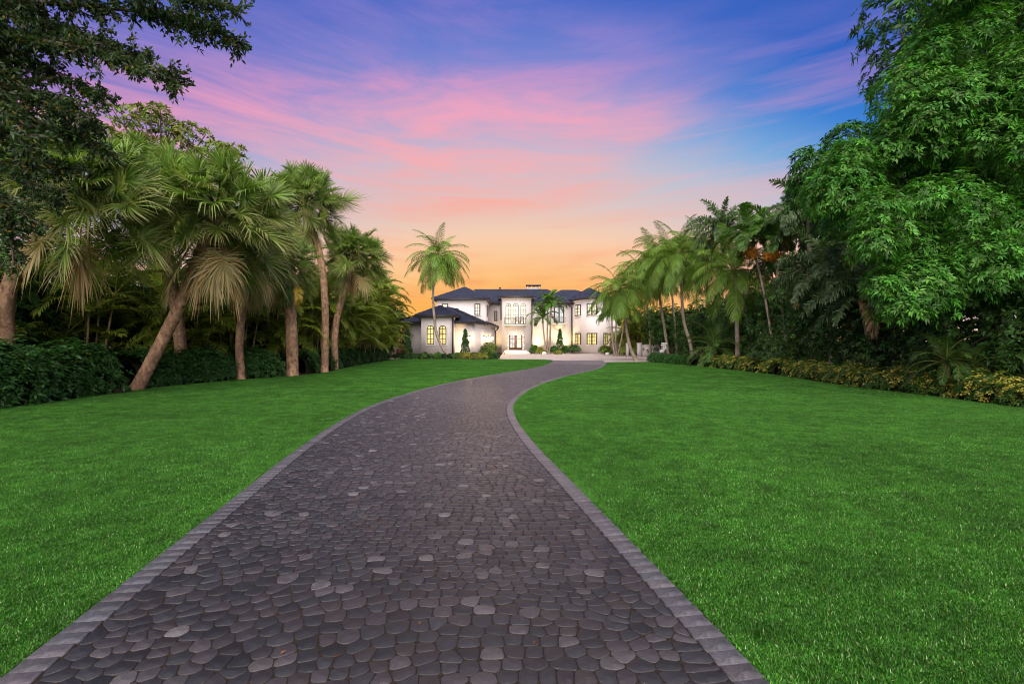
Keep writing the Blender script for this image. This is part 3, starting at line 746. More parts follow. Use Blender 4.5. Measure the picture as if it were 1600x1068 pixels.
for i in range(8):
    S = HS(); q = [ac[i], ac[i+1], ai[i+1], ai[i]]; c = np.mean(q, 0); q = [tuple(np.array(p) + (c-np.array(p))*0.03) for p in q]
    F0 = [(dcx+p[0], 69.84, p[1]) for p in q]; F1 = [(dcx+p[0], 69.995, p[1]) for p in q]; S.poly(F0)
    for j in range(4): S.poly([F0[j], F1[j], F1[(j+1) % 4], F0[(j+1) % 4]])
    S.put('door_surround_stone', M_TRIM)
S = HS()
for i in range(8):
    a, b = ac[i], ac[i+1]; S.poly([(dcx+a[0]*1.12, 69.72, a[1]+.03), (dcx+b[0]*1.12, 69.72, b[1]+.03), (dcx+b[0]*1.12, 69.72, b[1]+.13), (dcx+a[0]*1.12, 69.72, a[1]+.13)]); S.poly([(dcx+a[0]*1.12, 69.72, a[1]+.13), (dcx+b[0]*1.12, 69.72, b[1]+.13), (dcx+b[0]*1.12, 69.99, b[1]+.13), (dcx+a[0]*1.12, 69.99, a[1]+.13)])
    S.poly([(dcx+a[0]*1.12, 69.72, a[1]+.03), (dcx+b[0]*1.12, 69.72, b[1]+.03), (dcx+b[0]*1.12, 69.99, b[1]+.03), (dcx+a[0]*1.12, 69.99, a[1]+.03)])
S.put('door_hood', M_TRIM)
# right recess: french window with little balcony on a corbel
winpx(865.5, 881.5, 479, 504.5, 74, cols=4, rows=3, pane=M_GLOWW, casing=0.12, sash=True, sill=False)
S = HS(); S.box((5.75, 73.25, 4.12), (7.8, 73.99, 4.30)); b2 = S.put('balcony', M_TRIM)
S = HS(); S.prism([(5.95, 73.4), (7.6, 73.4), (7.6, 73.99), (5.95, 73.99)], 3.9, 4.12); v = S.v[0]; v[:4] = [(6.5, 73.8, 3.45), (7.05, 73.8, 3.45), (7.05, 73.99, 3.45), (6.5, 73.99, 3.45)]; child(S, 'corbel', M_TRIM, b2)
S = HS(); S.box((5.8, 73.3, 5.06), (7.75, 73.35, 5.11)); child(S, 'handrail', M_IRON, b2)
for i in range(17):
    x = 5.82 + i*0.119; S = HS(); S.box((x-.012, 73.313, 4.302), (x+.012, 73.337, 5.06)); child(S, 'baluster', M_IRON, b2)
# bay windows on the three faces
faces = [((8.7, 74.0), (9.96, 70.5)), ((9.96, 70.5), (11.8, 68.5)), ((11.8, 68.5), (13.8, 72.0))]
for (a, b), w, mm in zip(faces, (1.75, 1.75, 1.6), (M_GLOW, M_GLOW, M_GLOWY)):
    a = np.array(a); b = np.array(b); c = (a+b)/2; d = unit(b-a)
    for z0, h, pm in ((5.25, 1.62, M_GLOW), (1.2, 1.62, M_GLOWY)):
        window((c[0], c[1], z0), d, w, h, cols=4, rows=3, casing=0.13, sash=True, pane=pm)
# downspouts
def pipe(pts, r=0.09): S = HS(); S.tube(pts, r, 7); S.put('downspout', M_DARK)
pipe([(-6.0, 51.92, 4.15), (-6.0, 51.92, 0)]); pipe([(2.72, 69.9, 7.5), (2.72, 69.9, 0)]); pipe([(-1.5, 69.9, 7.5), (-1.5, 69.9, 4.6)])
pipe([(8.2, 73.7, 7.3), (8.25, 73.8, 6.9), (8.62, 73.85, 6.6), (8.64, 73.86, 0)]); pipe([(-1.85, 69.2, 3.5), (-2.0, 69.0, 3.25), (-2.2, 68.6, 3.1), (-2.2, 68.6, 0)])
# stone base band
band([(-9.23, 52), (-6.05, 52), (-6.05, 57), (-9.23, 57)], 0, 0.28, 0.05, 'plinth')

# balcony chairs
def chair(x, y, z, label):
    t = empty('balcony_chair', (x, y, z), label, 'chair', 'chairs on the balcony'); S = Soup(); S.box((-.25, -.25, .40), (.25, .25, .45)); S.build('seat', M_DARK, t)
    S = Soup(); S.box((-.25, -.25, .94), (.25, -.21, 1.02)); S.box((-.25, -.25, .62), (.25, -.21, .67))
    for q in (-.25, -.02, .21): S.box((q, -.248, .45), (q+.04, -.212, .94))
    S.build('backrest', M_DARK, t)
    for a in (-.24, .20):
        for b in (-.24, .20): S = Soup(); S.box((a, b, 0), (a+.04, b+.04, .40)); S.build('leg', M_DARK, t)
chair(0.62, 69.55, 3.985, 'dark metal chair behind the middle arch of the balcony'); chair(1.35, 69.55, 3.985, 'dark metal chair behind the right arch of the balcony')

# ---- wall lanterns and garden spotlights (lit)
def sconce(p, n, label, watts=60):
    t = empty('wall_lantern', tuple(p), label, 'wall lamp', 'lit wall lanterns'); n = Vector((n[0], n[1], 0)).normalized()
    S = Soup(); S.box((-.06, -.02, -.22), (.06, .015, .22)); S.tube([(0, -.02, .1), (0, -.16, .28), (0, -.2, .2)], .018, 6); br_ = S.build('bracket', M_DARK, t)
    S = Soup(); S.tube([(0, -.2, -.25), (0, -.2, -.22), (0, -.2, .12)], [.07, .10, .13], 6); g = S.build('glass', M_LAMP, t)
    S = Soup(); S.tube([(0, -.2, .125), (0, -.2, .15), (0, -.2, .26)], [.16, .15, .02], 6); S.build('cap', M_DARK, t)
    t.rotation_euler = (0, 0, math.atan2(n.x, -n.y))
    ld = bpy.data.lights.new('lantern_light', 'POINT'); ld.energy = watts; ld.color = (1.0, .70, .32); ld.shadow_soft_size = 0.12
    lo = bpy.data.objects.new('lantern_light', ld); COL.objects.link(lo); lo.parent = t; lo.location = (0, -.42, .0)
sconce((-4.45, 54.02, 2.0), (0, -1), 'lit wall lantern by the corner of the low wing', 90)
A_, B_ = np.array((-4.2, 54.0)), np.array((-2.25, 69.8)); nn = unit(np.array([B_[1]-A_[1], -(B_[0]-A_[0])]))
for u, l in ((0.36, 'nearest lit wall lantern along the side of the low wing'), (0.55, 'middle lit wall lantern along the side of the low wing'), (0.74, 'farthest lit wall lantern along the side of the low wing')):
    q = A_ + (B_-A_)*u; sconce((q[0]+nn[0]*.02, q[1]+nn[1]*.02, 2.1), nn, l, 90)
def uplight(p, target, label, watts=160, ang=75):
    t = empty('garden_spotlight', tuple(p), label, 'spotlight', 'garden spotlights'); S = Soup(); S.tube([(0, 0, -.05), (0, 0, .12)], .02, 6); S.build('stake', M_DARK, t)
    d = (Vector(target) - Vector(p)).normalized(); a = Vector((0, 0, .14)); S = Soup(); S.tube([tuple(a - d*.06), tuple(a + d*.08)], [.045, .06], 8); S.build('lamp_head', M_DARK, t)
    S = Soup(); S.tube([tuple(a + d*.082), tuple(a + d*.088)], .05, 8); S.build('lens', M_LAMP, t)
    ld = bpy.data.lights.new('spot_light', 'SPOT'); ld.energy = watts; ld.color = (1.0, .74, .38); ld.spot_size = R(ang); ld.spot_blend = .8; ld.shadow_soft_size = .06
    lo = bpy.data.objects.new('spot_light', ld); COL.objects.link(lo); lo.parent = t; lo.location = a + d*.12; lo.rotation_euler = d.to_track_quat('-Z', 'Y').to_euler()
uplight((3.6, 72.4, 0), (3.6, 73.9, 4.5), 'garden spotlight in the bed right of the entrance tower', 420, 110)
uplight((7.7, 72.4, 0), (7.4, 73.9, 4.5), 'garden spotlight in the bed left of the bay', 420, 110)
uplight((-2.0, 71.6, 0), (-2.4, 73.9, 5), 'garden spotlight in the recess left of the entrance tower', 260, 110)
uplight((2.1, 67.6, 0), (1.6, 70.0, 3.6), 'garden spotlight at the right of the front steps', 160, 100)
uplight((-1.0, 66.4, 0), (-0.6, 70.0, 3.6), 'garden spotlight at the left of the front steps', 160, 100)
uplight((14.9, 69.9, 0), (13.2, 71.0, 3), 'garden spotlight at the right side of the bay', 160, 100)

# ================================================================== palms
def spline(pts, n=24):
    c = catmull(pts, 12); a = np.r_[0, np.cumsum(np.linalg.norm(np.diff(c, axis=0), axis=1))]; u = np.linspace(0, a[-1], n)
    return np.stack([np.interp(u, a, c[:, i]) for i in range(3)], 1)
def trunk(parent, pts, r0, r1, mat, ring=0.12, rel=0.05, flare=1.35, name='trunk', sides=12):
    base = np.array(pts[0], float); L = sum(math.dist(pts[i], pts[i+1]) for i in range(len(pts)-1)); n = max(8, int(L/ring)*2)
    p = spline(pts, n); u = np.linspace(0, 1, n); rad = r0 + (r1-r0)*u; rad = rad*(1 + (flare-1)*np.exp(-u*L/0.35))
    rad = rad*(1 + rel*np.where(np.arange(n) % 2, 1, -1)*rng.uniform(.3, 1.0, n))
    S = Soup(); S.tube(p - base, rad, sides); v = S.v[0]; v[:, :2] += rng.normal(0, r0*0.02, (len(v), 2)); return S.build(name, mat, parent, smooth=True)

# ---- fan-leaf (sabal) frond meshes, by how high they point
SAB = {}
TAN = np.array((0.42, 0.27, 0.13))
def sabal_frond(elev, dead=0.0, pet=1.30, fan=0.84, seed=0):
    S = Soup(); e = R(elev); d0 = np.array([math.cos(e), 0, math.sin(e)]); u = np.linspace(0, 1, 6)[:, None]; sag = 0.16*math.cos(e) + (0.1 if elev < 0 else 0)
    pts = d0*u*pet + np.array([0, 0, -1.0])*sag*pet*u**2; d1 = unit(pts[-1]-pts[-3]); g = np.array((0.085, 0.13, 0.03))*(1-dead) + TAN*0.8*dead
    S.tube(pts, np.linspace(.028, .014, 6), 4, g); Hb = pts[-1]
    sd_ = np.array([0, 1.0, 0]); nn_ = np.cross(d1, sd_); nn_ = nn_ if nn_[2] > 0 else -nn_
    n = 58; ph = np.linspace(-R(128), R(128), n) + rng.normal(0, .03, n)
    # the mid-rib runs on into the blade, so the outer segments spring from farther along
    hub = Hb[None] + d1[None]*(0.42*np.cos(ph/2.0)**2)[:, None]*fan*0.55 - np.array([0, 0, 1.0])*(0.10*np.cos(ph/2)**2)[:, None]*fan
    D = d1[None]*np.cos(ph)[:, None] + sd_[None]*np.sin(ph)[:, None] + nn_[None]*(0.55*np.abs(np.sin(ph)))[:, None]*(1-dead)
    if dead: D = D*np.array([1, .55, 1]) + np.array([0, 0, -.45])*dead
    Sd = np.cross(D, np.tile(nn_, (n, 1)) + rng.normal(0, .45, (n, 3))); L = fan*(0.70 + .30*np.cos(ph/1.5))*rng.uniform(.72, 1.14, n)
    base = (0.140, 0.235, 0.038) if elev > 20 else (0.165, 0.235, 0.046)
    col = jitcol(base, n, .22, .08); mixd = np.clip(dead + rng.normal(0, .12, n)*(1 if dead else 0), 0, 1)[:, None]; col = col*(1-mixd) + jitcol(TAN, n, .25)*mixd
    pale = np.clip(0.10 + (0.5 if elev < 5 else (0.22 if elev < 35 else 0.06)) + rng.normal(0, .15, n), 0, 1)[:, None]; tip = col*(1-pale) + np.array((0.40, 0.33, 0.15))*pale
    blades(S, hub, D, Sd, L, 0.032, col, 0.07 + .10*rng.random(n), 0.20 + .38*rng.random(n), tip, 0.5); return S.mesh('frond', M_FROND)
for el_ in (82, 62, 42, 22, 2, -22, -45): SAB[el_] = [sabal_frond(el_) for _ in range(4)]
SAB['half'] = [sabal_frond(-48, .55) for _ in range(2)]; SAB['dead'] = [sabal_frond(-64, 1.0, 1.0, 1.05), sabal_frond(-76, 1.0, .9, 1.0)]
def sabal(label, base, mids, top, size, r=0.17, dead=6, dens=1.0):
    t = empty('sabal_palm', base, label, 'palm tree', 'sabal palms along the left side'); b = np.array(base)
    trunk(t, [base] + mids + [top], r, r*0.86, M_BARK_SABAL, 0.10, 0.07, 1.12)
    S = Soup(); tp = np.array(top)-b                       # old leaf bases round the neck
    for i in range(26):
        a = i*2.4; z0 = -0.75 + i*0.032; q = np.array([math.cos(a), math.sin(a), 0])
        S.tube([tp + q*r*.75 + [0, 0, z0], tp + q*(r*1.15) + [0, 0, z0+.18], tp + q*(r*1.7) + [0, 0, z0+.34]], [.05, .04, .022], 4, jitcol((0.30, .19, .10), 1)[0])
    S.build('leaf_bases', M_PALMBOOT, t)
    az = rng.uniform(0, 6.28)
    plan = [(82, 7), (62, 17), (42, 23), (22, 26), (2, 24), (-22, 20), (-45, 13)]
    for el_, n in plan:
        n = max(2, int(n*dens))
        for i in range(n):
            me = random.choice(SAB[el_]); o = link('frond', me, t, tuple(tp + [0, 0, rng.uniform(-.12, .12)]), (rng.normal(0, .62), rng.normal(0, .16), az + i*2*PI/n + rng.normal(0, .2)), size*rng.uniform(.62, 1.04)); az += .37
    for i in range(dead):
        k = 'half' if i % 2 else 'dead'; me = random.choice(SAB[k]); link('frond', me, t, tuple(tp + [0, 0, -.15]), (rng.normal(0, .1), rng.normal(0, .1), i*2.4 + az), size*rng.uniform(.85, 1.05))
    return t
M_PALMBOOT = plain('palm_boot', (0.3, .2, .1), .85, .2, 12, .3, useattr=True)
def P3(x, y, Y): return (px(x, Y), Y, pz(y, Y))
sabal('tall sabal palm at the left edge, its crown behind dark oak leaves', (-15.0, 15.5, -.05), [P3(10, 540, 15.4), P3(22, 430, 15.2)], P3(128, 296, 15.0), 1.26, .22, 3)
sabal('sabal palm with a trunk leaning strongly right, wide crown with tan skirt', (px(213, 17.6), 17.6, -.05), [P3(252, 535, 17.6), P3(290, 455, 17.5)], P3(338, 326, 17.5), 1.30, .21, 12)
sabal('sabal palm with a stout trunk standing behind the leaning one', (-13.05, 20.2, -.05), [P3(280, 520, 20.2)], P3(246, 296, 20.0), 1.2, .23, 2, .8)
sabal('sabal palm with a slim straight trunk and tan hanging dead leaves', (px(377, 22), 22, -.05), [P3(375, 520, 22)], P3(394, 382, 21.8), 1.08, .17, 12)
s5 = sabal('short sabal palm with the stoutest trunk of the row and an orange leaf sheath', (px(457, 24.5), 24.5, -.05), [P3(455, 510, 24.5)], P3(448, 415, 24.5), .92, .28, 4, .8)
sabal('tallest sabal palm of the row, its crown against the pink sky', (px(507, 27.6), 27.6, -.05), [P3(508, 480, 27.6), P3(500, 400, 27.8)], P3(474, 318, 28), 1.22, .20, 9)
sabal('last sabal palm of the row, nearest the house', (px(523, 29.6), 29.6, -.05), [P3(526, 500, 29.6)], P3(556, 398, 29.6), 1.04, .20, 6)

# ---- feather-leaf frond meshes
def pinnate(L, elev, bend, nl, ll, lw, base, droop=.45, vee=.0, plume=0, rr=.028, tipc=None, rach=(0.16, 0.17, 0.04), twist=0.0, start=.14, fwd=.55, dead=0.0):
    S = Soup(); k = 16; e = R(elev); u = np.linspace(0, 1, k); ang = e - R(bend)*u**1.3; st = L/(k-1)
    pts = np.zeros((k, 3))
    for i in range(1, k): pts[i] = pts[i-1] + st*np.array([math.cos(ang[i]), 0, math.sin(ang[i])])
    S.tube(pts, np.linspace(rr, rr*.25, k), 4, rach); tan_ = unit(np.gradient(pts, axis=0))
    for side in (-1, 1):
        uu = np.linspace(start, .995, nl) + rng.normal(0, .004, nl); uu = uu.clip(start, 1)
        P = np.stack([np.interp(uu, u, pts[:, i]) for i in range(3)], 1); T = unit(np.stack([np.interp(uu, u, tan_[:, i]) for i in range(3)], 1))
        sv = np.tile([0, float(side), 0], (nl, 1)); nv = np.cross(T, sv)*side; nv = np.where(nv[:, 2:3] < 0, -nv, nv)
        f = fwd + .5*uu**2; D = T*f[:, None] + sv*(1-.35*uu)[:, None] + nv*(vee + rng.normal(0, plume, nl))[:, None] + rng.normal(0, .06, (nl, 3))
        prof = np.sin(PI*(uu*.86 + .10))**.6; Ls = ll*prof*rng.uniform(.85, 1.12, nl)
        col = jitcol(base, nl, .2, .08); tp = col*1.15 if tipc is None else .5*col + .5*np.array(tipc)
        if dead: col = jitcol(TAN*.9, nl, .25); tp = col
        Sd = np.cross(D, nv + rng.normal(0, .25, (nl, 3))); blades(S, P, D, Sd, Ls, lw, col, droop*.35, droop*rng.uniform(.7, 1.3, nl), tp, .5)
    return S.mesh('frond', M_FROND)
def fronds(t, lib, plan, at_, size, az0=None, tilt=.08, name='frond'):
    az = rng.uniform(0, 6.28) if az0 is None else az0
    for key, n in plan:
        for i in range(n):
            link(name, random.choice(lib[key]), t, tuple(np.array(at_) + rng.normal(0, .04, 3)), (rng.normal(0, tilt*1.6), rng.normal(0, tilt), az + i*2*PI/n + rng.normal(0, .2)), size*rng.uniform(.85, 1.1))
        az += .8
CG = (0.112, 0.222, 0.020)
COCO = {k: [pinnate(1.0*4, k, b, 48, .82, .040, CG, dr, tipc=(0.20, 0.24, .04), rach=(0.24, .24, .06)) for _ in range(2)] for k, b, dr in ((80, 62, .30), (58, 85, .42), (36, 90, .55), (12, 80, .65), (-14, 58, .72), (-42, 36, .75))}
def coconut(label, base, mids, top, size, r=.15, plan=None, nuts=True, dead=0, group='coconut palms'):
    t = empty('coconut_palm', base, label, 'palm tree', group); b = np.array(base); tp = np.array(top)-b
    trunk(t, [base]+mids+[top], r, r*.62, M_BARK_COCO, .11, .035, 1.6)
    fronds(t, COCO, plan or [(80, 3), (58, 7), (36, 9), (12, 10), (-14, 10), (-42, 8)], tp, size)
    S = Soup(); S.tube([tp + [0, 0, -.25], tp, tp + [0, 0, .3]], [r*.75, r*1.1, r*.3], 8, (0.17, .18, .05)); S.build('crownshaft', M_FROND, t)
    if nuts:
        for i in range(7):
            a = i*.9; q = tp + np.array([math.cos(a)*.3, math.sin(a)*.3, -.28 - .12*(i % 3)]); S = Soup(); S.tube([q + [0, 0, .13], q + [0, 0, .09], q, q - [0, 0, .1], q - [0, 0, .14]], [.03, .1, .125, .08, .02], 7, (.26, .12, .03) if i % 2 else (.20, .20, .04)); S.build('coconut', M_FRUIT, t, smooth=True)
    return t
coconut('coconut palm with a curved trunk in front of the low wing', (px(703, 50), 50, -.05), [P3(692, 544, 50), P3(682.5, 522, 50.1), P3(678.5, 495, 50.2), P3(677, 450, 50.4)], P3(686, 400, 50.5), .92, .15)
coconut('coconut palm with a curved grey trunk at the corner of the right lawn', (px(993, 44.2), 43.9, -.05), [P3(985, 543, 44), P3(979, 515, 44), P3(976, 485, 44)], P3(967, 452, 44), .84, .15, nuts=False)
coconut('slim coconut palm behind the white sculpture', (px(1045, 48), 48, -.05), [P3(1037, 505, 48)], P3(1022, 412, 47.5), 1.0, .13, nuts=False)
coconut('coconut palm with a bent trunk beside the white sculpture', (px(1084, 40), 40, -.05), [P3(1078, 535, 40), P3(1067, 490, 40)], P3(1064, 398, 40), .98, .14, nuts=False)
coconut('coconut palm with a straight trunk and long drooping fronds above the leafy hedge', (px(1153, 33), 33, -.05), [P3(1151, 500, 33)], P3(1146, 424, 33), .92, .16, [(80, 3), (58, 6), (36, 8), (12, 9), (-14, 7), (-42, 6)], nuts=False)
coconut('coconut palm crown behind and between the two coconut palms by the sculpture', (px(1058, 53), 53, -.05), [P3(1052, 480, 53)], P3(1044, 400, 53), 1.0, .13, nuts=False)
coconut('coconut palm crown left of the foxtail palm, above the straight coconut palm', (px(1108, 42), 42, -.05), [P3(1106, 480, 42)], P3(1102, 392, 42), .95, .13, nuts=False)
coconut('distant coconut palm low behind the first coconut palm of the right lawn', (px(1016, 56), 56, -.05), [P3(1014, 500, 56)], P3(1004, 432, 56), .95, .13, nuts=False)
# ---- slender christmas palms with orange fruit
ADO = {k: [pinnate(2.1, k, b, 44, .58, .06, (0.075, .165, .024), .32, vee=.35, start=.10, rach=(.13, .18, .05)) for _ in range(2)] for k, b in ((78, 70), (50, 95), (20, 95))}
def christmas(label, base, mids, top, size, r=.075, fruit=True, plan=None, group='slender christmas palms'):
    t = empty('christmas_palm', base, label, 'palm tree', group); b = np.array(base); tp = np.array(top)-b; trunk(t, [base]+mids+[top], r, r*.75, M_BARK_COCO, .14, .03, 1.4, sides=9)
    S = Soup(); S.tube([tp - [0, 0, .05], tp + [0, 0, .15], tp + [0, 0, .75*size]], [r*.8, r*1.25, r*.5], 8, (.16, .22, .06)); S.build('crownshaft', M_FROND, t)
    fronds(t, ADO, plan or [(78, 3), (50, 5), (20, 6)], tp + [0, 0, .6*size], size)
    if fruit:
        S = Soup(); n = 420; d = sphere_dirs(n); q = tp + np.array([-.25, -.25, -.28]) + d*rng.uniform(.05, .48, (n, 1))*np.array([1, 1, .8]); rosettes(S, q, d, 3, .13, .05, (0.85, .27, .025), .3, .3); S.build('fruit_cluster', M_FRUIT, t)
    return t
christmas('slender palm with orange fruit, its trunk leaning left', (px(1212, 30), 30, -.05), [P3(1203, 510, 30), P3(1190, 440, 30)], P3(1177, 388, 30), 1.25)
christmas('slender palm with orange fruit, its trunk nearly upright', (px(1233, 29), 29, -.05), [P3(1224, 500, 29)], P3(1210, 392, 29), 1.25)
christmas('thin small-crowned palm between the leafy trees', (px(1219, 32), 32, -.05), [P3(1217, 500, 32)], P3(1206, 425, 32), .8, .06, False)
for i, (bx, mx_, tx_, ty_) in enumerate(((961, 957, 956, 500), (964, 962, 963, 498), (965, 971, 976, 494))):
    christmas(('leftmost', 'middle', 'rightmost')[i] + ' thin pale trunk of the palm clump beside the bay', (px(bx, 57), 57 + .15*i, -.05), [P3(mx_, 530, 57)], P3(tx_, ty_, 57), 1.1, .10, False, group='thin palms beside the bay')
for i, (bx, tx_, ty_) in enumerate(((853.5, 848, 505), (855, 855.5, 486), (857.5, 861, 480))):
    christmas(('left and lowest', 'middle', 'right and tallest')[i] + ' palm of the clump in front of the recessed wall', (px(bx, 68), 68 + .2*i, -.05), [P3((bx+tx_)/2, 530, 68)], P3(tx_, ty_, 68), 1.15, .13, False, [(78, 3), (50, 4), (20, 4)], group='palms by the front door')
# ---- foxtail palms, grey-green and bushy
FOX = {k: [pinnate(2.6, k, b, 70, .42, .06, (0.11, .175, .075), .25, plume=.75, start=.12) for _ in range(2)] for k, b in ((75, 70), (45, 90), (15, 75), (-15, 50))}
FOX['dead'] = [pinnate(2.4, -30, 50, 50, .4, .05, CG, .4, plume=.5, dead=1.0)]
def foxtail(label, base, top, size):
    t = empty('foxtail_palm', base, label, 'palm tree', 'foxtail palms'); b = np.array(base); tp = np.array(top)-b; trunk(t, [base, tuple((b+np.array(top))/2 + [.1, 0, 0]), top], .13, .10, M_BARK_COCO, .14, .03, 1.4)
    fronds(t, FOX, [(75, 4), (45, 8), (15, 9), (-15, 8), ('dead', 2)], tp, size)
foxtail('tallest grey-green foxtail palm behind the orange-fruited palms', (px(1268, 27), 27, -.05), P3(1262, 335, 27), 1.05)
foxtail('middle grey-green foxtail palm with dead hanging fronds', (px(1300, 24), 24, -.05), P3(1290, 415, 24), 1.05)
foxtail('low grey-green foxtail palm under the big leafy tree', (px(1360, 21.5), 21.5, -.05), P3(1345, 455, 21.5), .95)
foxtail('foxtail palm left of the orange-fruited palms', (px(1185, 34), 34, -.05), P3(1128, 352, 34.5), .95)
# ---- areca palm clumps
ARG = (0.145, 0.225, 0.022)
ARE = {k: [pinnate(2.3, k, b, 34, .55, .048, ARG, .38, vee=.30, tipc=(.36, .30, .035), rach=(.30, .24, .05)) for _ in range(3)] for k, b in ((80, 55), (60, 85), (38, 95), (10, 80))}
def areca(label, x, y, h, size=1.0, nf=30, spread=.8, group='areca palm clumps along the left side'):
    t = empty('areca_palm', (x, y, -.05), label, 'palm clump', group)
    for i in range(10):
        a = i*2.4; rr_ = .15 + .10*i**.7; q = np.array([math.cos(a)*rr_, math.sin(a)*rr_, 0]); hh = h*rng.uniform(.35, .80); tp = q*(1 + spread) + [0, 0, hh]
        S = Soup(); S.tube([q, (q+tp)/2 + [0, 0, .1], tp], [.045, .04, .03], 6); S.build('cane', M_CANE, t, smooth=True)
        fronds(t, ARE, [(80, 1), (60, 2), (38, 2)], tp, size*rng.uniform(.85, 1.15))
        fronds(t, ARE, [(60, 1), (38, 1)], q*2 + [0, 0, hh*rng.uniform(.3, .6)], size)
AR = [(-17.0, 14.0, 5.2), (-15.7, 18.6, 5.0), (-15.0, 22.4, 5.2), (-13.6, 25.2, 5.4), (-12.8, 28.4, 5.6), (-12.2, 31.6, 6.4), (-11.8, 34.8, 7.0), (-11.7, 38.2, 7.6), (-12.0, 42, 8.0), (-12.4, 46.2, 8.2), (-13.2, 50.5, 8.0), (-13.9, 55, 7.6)]
whr = ['behind the palm trunk at the left edge', 'behind the leaning sabal trunk', 'behind the slim sabal trunk', 'left of the stoutest sabal trunk', 'behind the stoutest sabal trunk', 'behind the tallest sabal trunk', 'just right of the sabal row', 'second to the right of the sabal row', 'third to the right of the sabal row', 'fourth to the right of the sabal row', 'close to the brown gate', 'behind the brown gate']
for (x, y, h), w_ in zip(AR, whr): areca('feathery areca palm clump ' + w_, x, y, h, 1.0 + .08*(h-5))
# orange sheath and curled yellow frond at the stoutest trunk
areca('yellow-green areca clump right of the bay, nearer the house', 14.2, 63, 4.6, 1.1, group='areca clumps right of the bay'); areca('yellow-green areca clump behind the garden wall piers', 15.6, 61, 5.0, 1.1, group='areca clumps right of the bay'); areca('yellow-green areca clump at the right end of the garden wall', 17.6, 60, 5.2, 1.1, group='areca clumps right of the bay')
# ---- pygmy date palms behind the yellow hedge
PYG = {k: [pinnate(1.25, k, b, 44, .26, .02, (0.05, .115, .02), .25, vee=.2, start=.08) for _ in range(2)] for k, b in ((75, 60), (48, 80), (20, 85), (-12, 50))}
def pygmy(label, base, h, size, stems=1):
    t = empty('pygmy_date_palm', base, label, 'small palm', 'pygmy date palms')
    for i in range(stems):
        q = np.array([.38*(i-(stems-1)/2)*2, .1*i, 0]); tp = q*1.1 + np.array([0, 0, h*(1 - .15*i)]); S = Soup(); S.tube([q, (q+tp)/2, tp], [.11, .085, .10], 8); S.build('trunk', M_BARK_SABAL, t, smooth=True)
        fronds(t, PYG, [(75, 4), (48, 7), (20, 8), (-12, 6)], tp, size)
pygmy('pygmy date palm behind the yellow hedge at the right edge', (px(1500, 15.3), 15.3, -.05), 1.05, 1.0, 2)
pygmy('spreading feathery palm behind the yellow hedge beside the slender trunks', (px(1118, 34), 34, -.05), 1.2, 1.9)

# ================================================================== broad-leaved trees, shrubs and hedges
def limbs(S, root, tips, r0, r1, wob=.5, sides=6):
    for tpt in tips:
        a = np.array(root, float); b = np.array(tpt, float); m = (a+b)/2 + rng.normal(0, wob, 3)*[1, 1, .4] + [0, 0, .12*np.linalg.norm(b-a)]
        q = spline([tuple(a), tuple(m), tuple(b)], 9); S.tube(q, np.linspace(r0, r1, 9), sides)
def lobes_leaves(S, lobes, per, k, L, Wd, base, amt=.25, droop=.35, up=.5, shell=(.72, 1.03), lower=-.55, flat=1.0):
    """leaf rosettes over the outer shell of every lobe (x, y, z, radius)"""
    P = []; A = []
    for (x, y, z, r) in lobes:
        n = int(per*r*r); d = sphere_dirs(n*2); d = d[d[:, 2] > lower][:n]
        rr_ = r*rng.uniform(shell[0], shell[1], (len(d), 1))*(1 + .16*np.sin(d[:, :1]*5 + x*3)*np.cos(d[:, 1:2]*5 + y*2))
        P.append(np.array([x, y, z]) + d*rr_*[1, 1, flat]); A.append(d + [0, 0, up])
    P = np.vstack(P); A = np.vstack(A); tonev = jitcol(base, len(P), amt)
    rosettes(S, P, A, k, L, Wd, tonev, droop=droop)
def tree(name, label, cat, base, trunk_pts, r, lobes, per, k, L, Wd, col, group=None, amt=.25, droop=.35, up=.5, lower=-.55, flat=1.0, nl=14, shell=(.72, 1.03), mat=None):
    t = empty(name, base, label, cat, group); b = np.array(base); S = Soup(); pts = [tuple(np.array(p)-b) for p in trunk_pts]
    p = spline(pts, 14); S.tube(p, np.linspace(r*1.15, r*.6, 14), 10)
    sel = [lobes[i] for i in rng.permutation(len(lobes))[:nl]]
    limbs(S, p[-3], [np.array(l[:3])-b for l in sel], r*.45, r*.07); S.build('trunk', M_BARK, t, smooth=True)
    S = Soup(); lobes_leaves(S, [(l[0]-b[0], l[1]-b[1], l[2]-b[2], l[3]) for l in lobes], per, k, L, Wd, col, amt, droop, up, shell, lower, flat); S.build('crown', mat or M_LEAF, t); return t
def polylobes(poly, n, Y, r):
    """lobe centres spread through the outline of a crown, at depths Y"""
    poly = np.array(poly, float); out = []; lo, hi = poly.min(0), poly.max(0)
    pts = []
    while len(pts) < n:
        c = rng.uniform(lo, hi, (40, 2)); c = c[inside(poly, c)]
        if not len(c): continue
        if pts: c = c[np.argmax(np.min(np.linalg.norm(c[:, None]-np.array(pts)[None], axis=2), axis=1))]
        else: c = c[0]
        pts.append(c)
    for x, y in pts:
        yy = rng.uniform(*Y); out.append((px(x, yy), yy, pz(y, yy), rng.uniform(*r)))
    return out
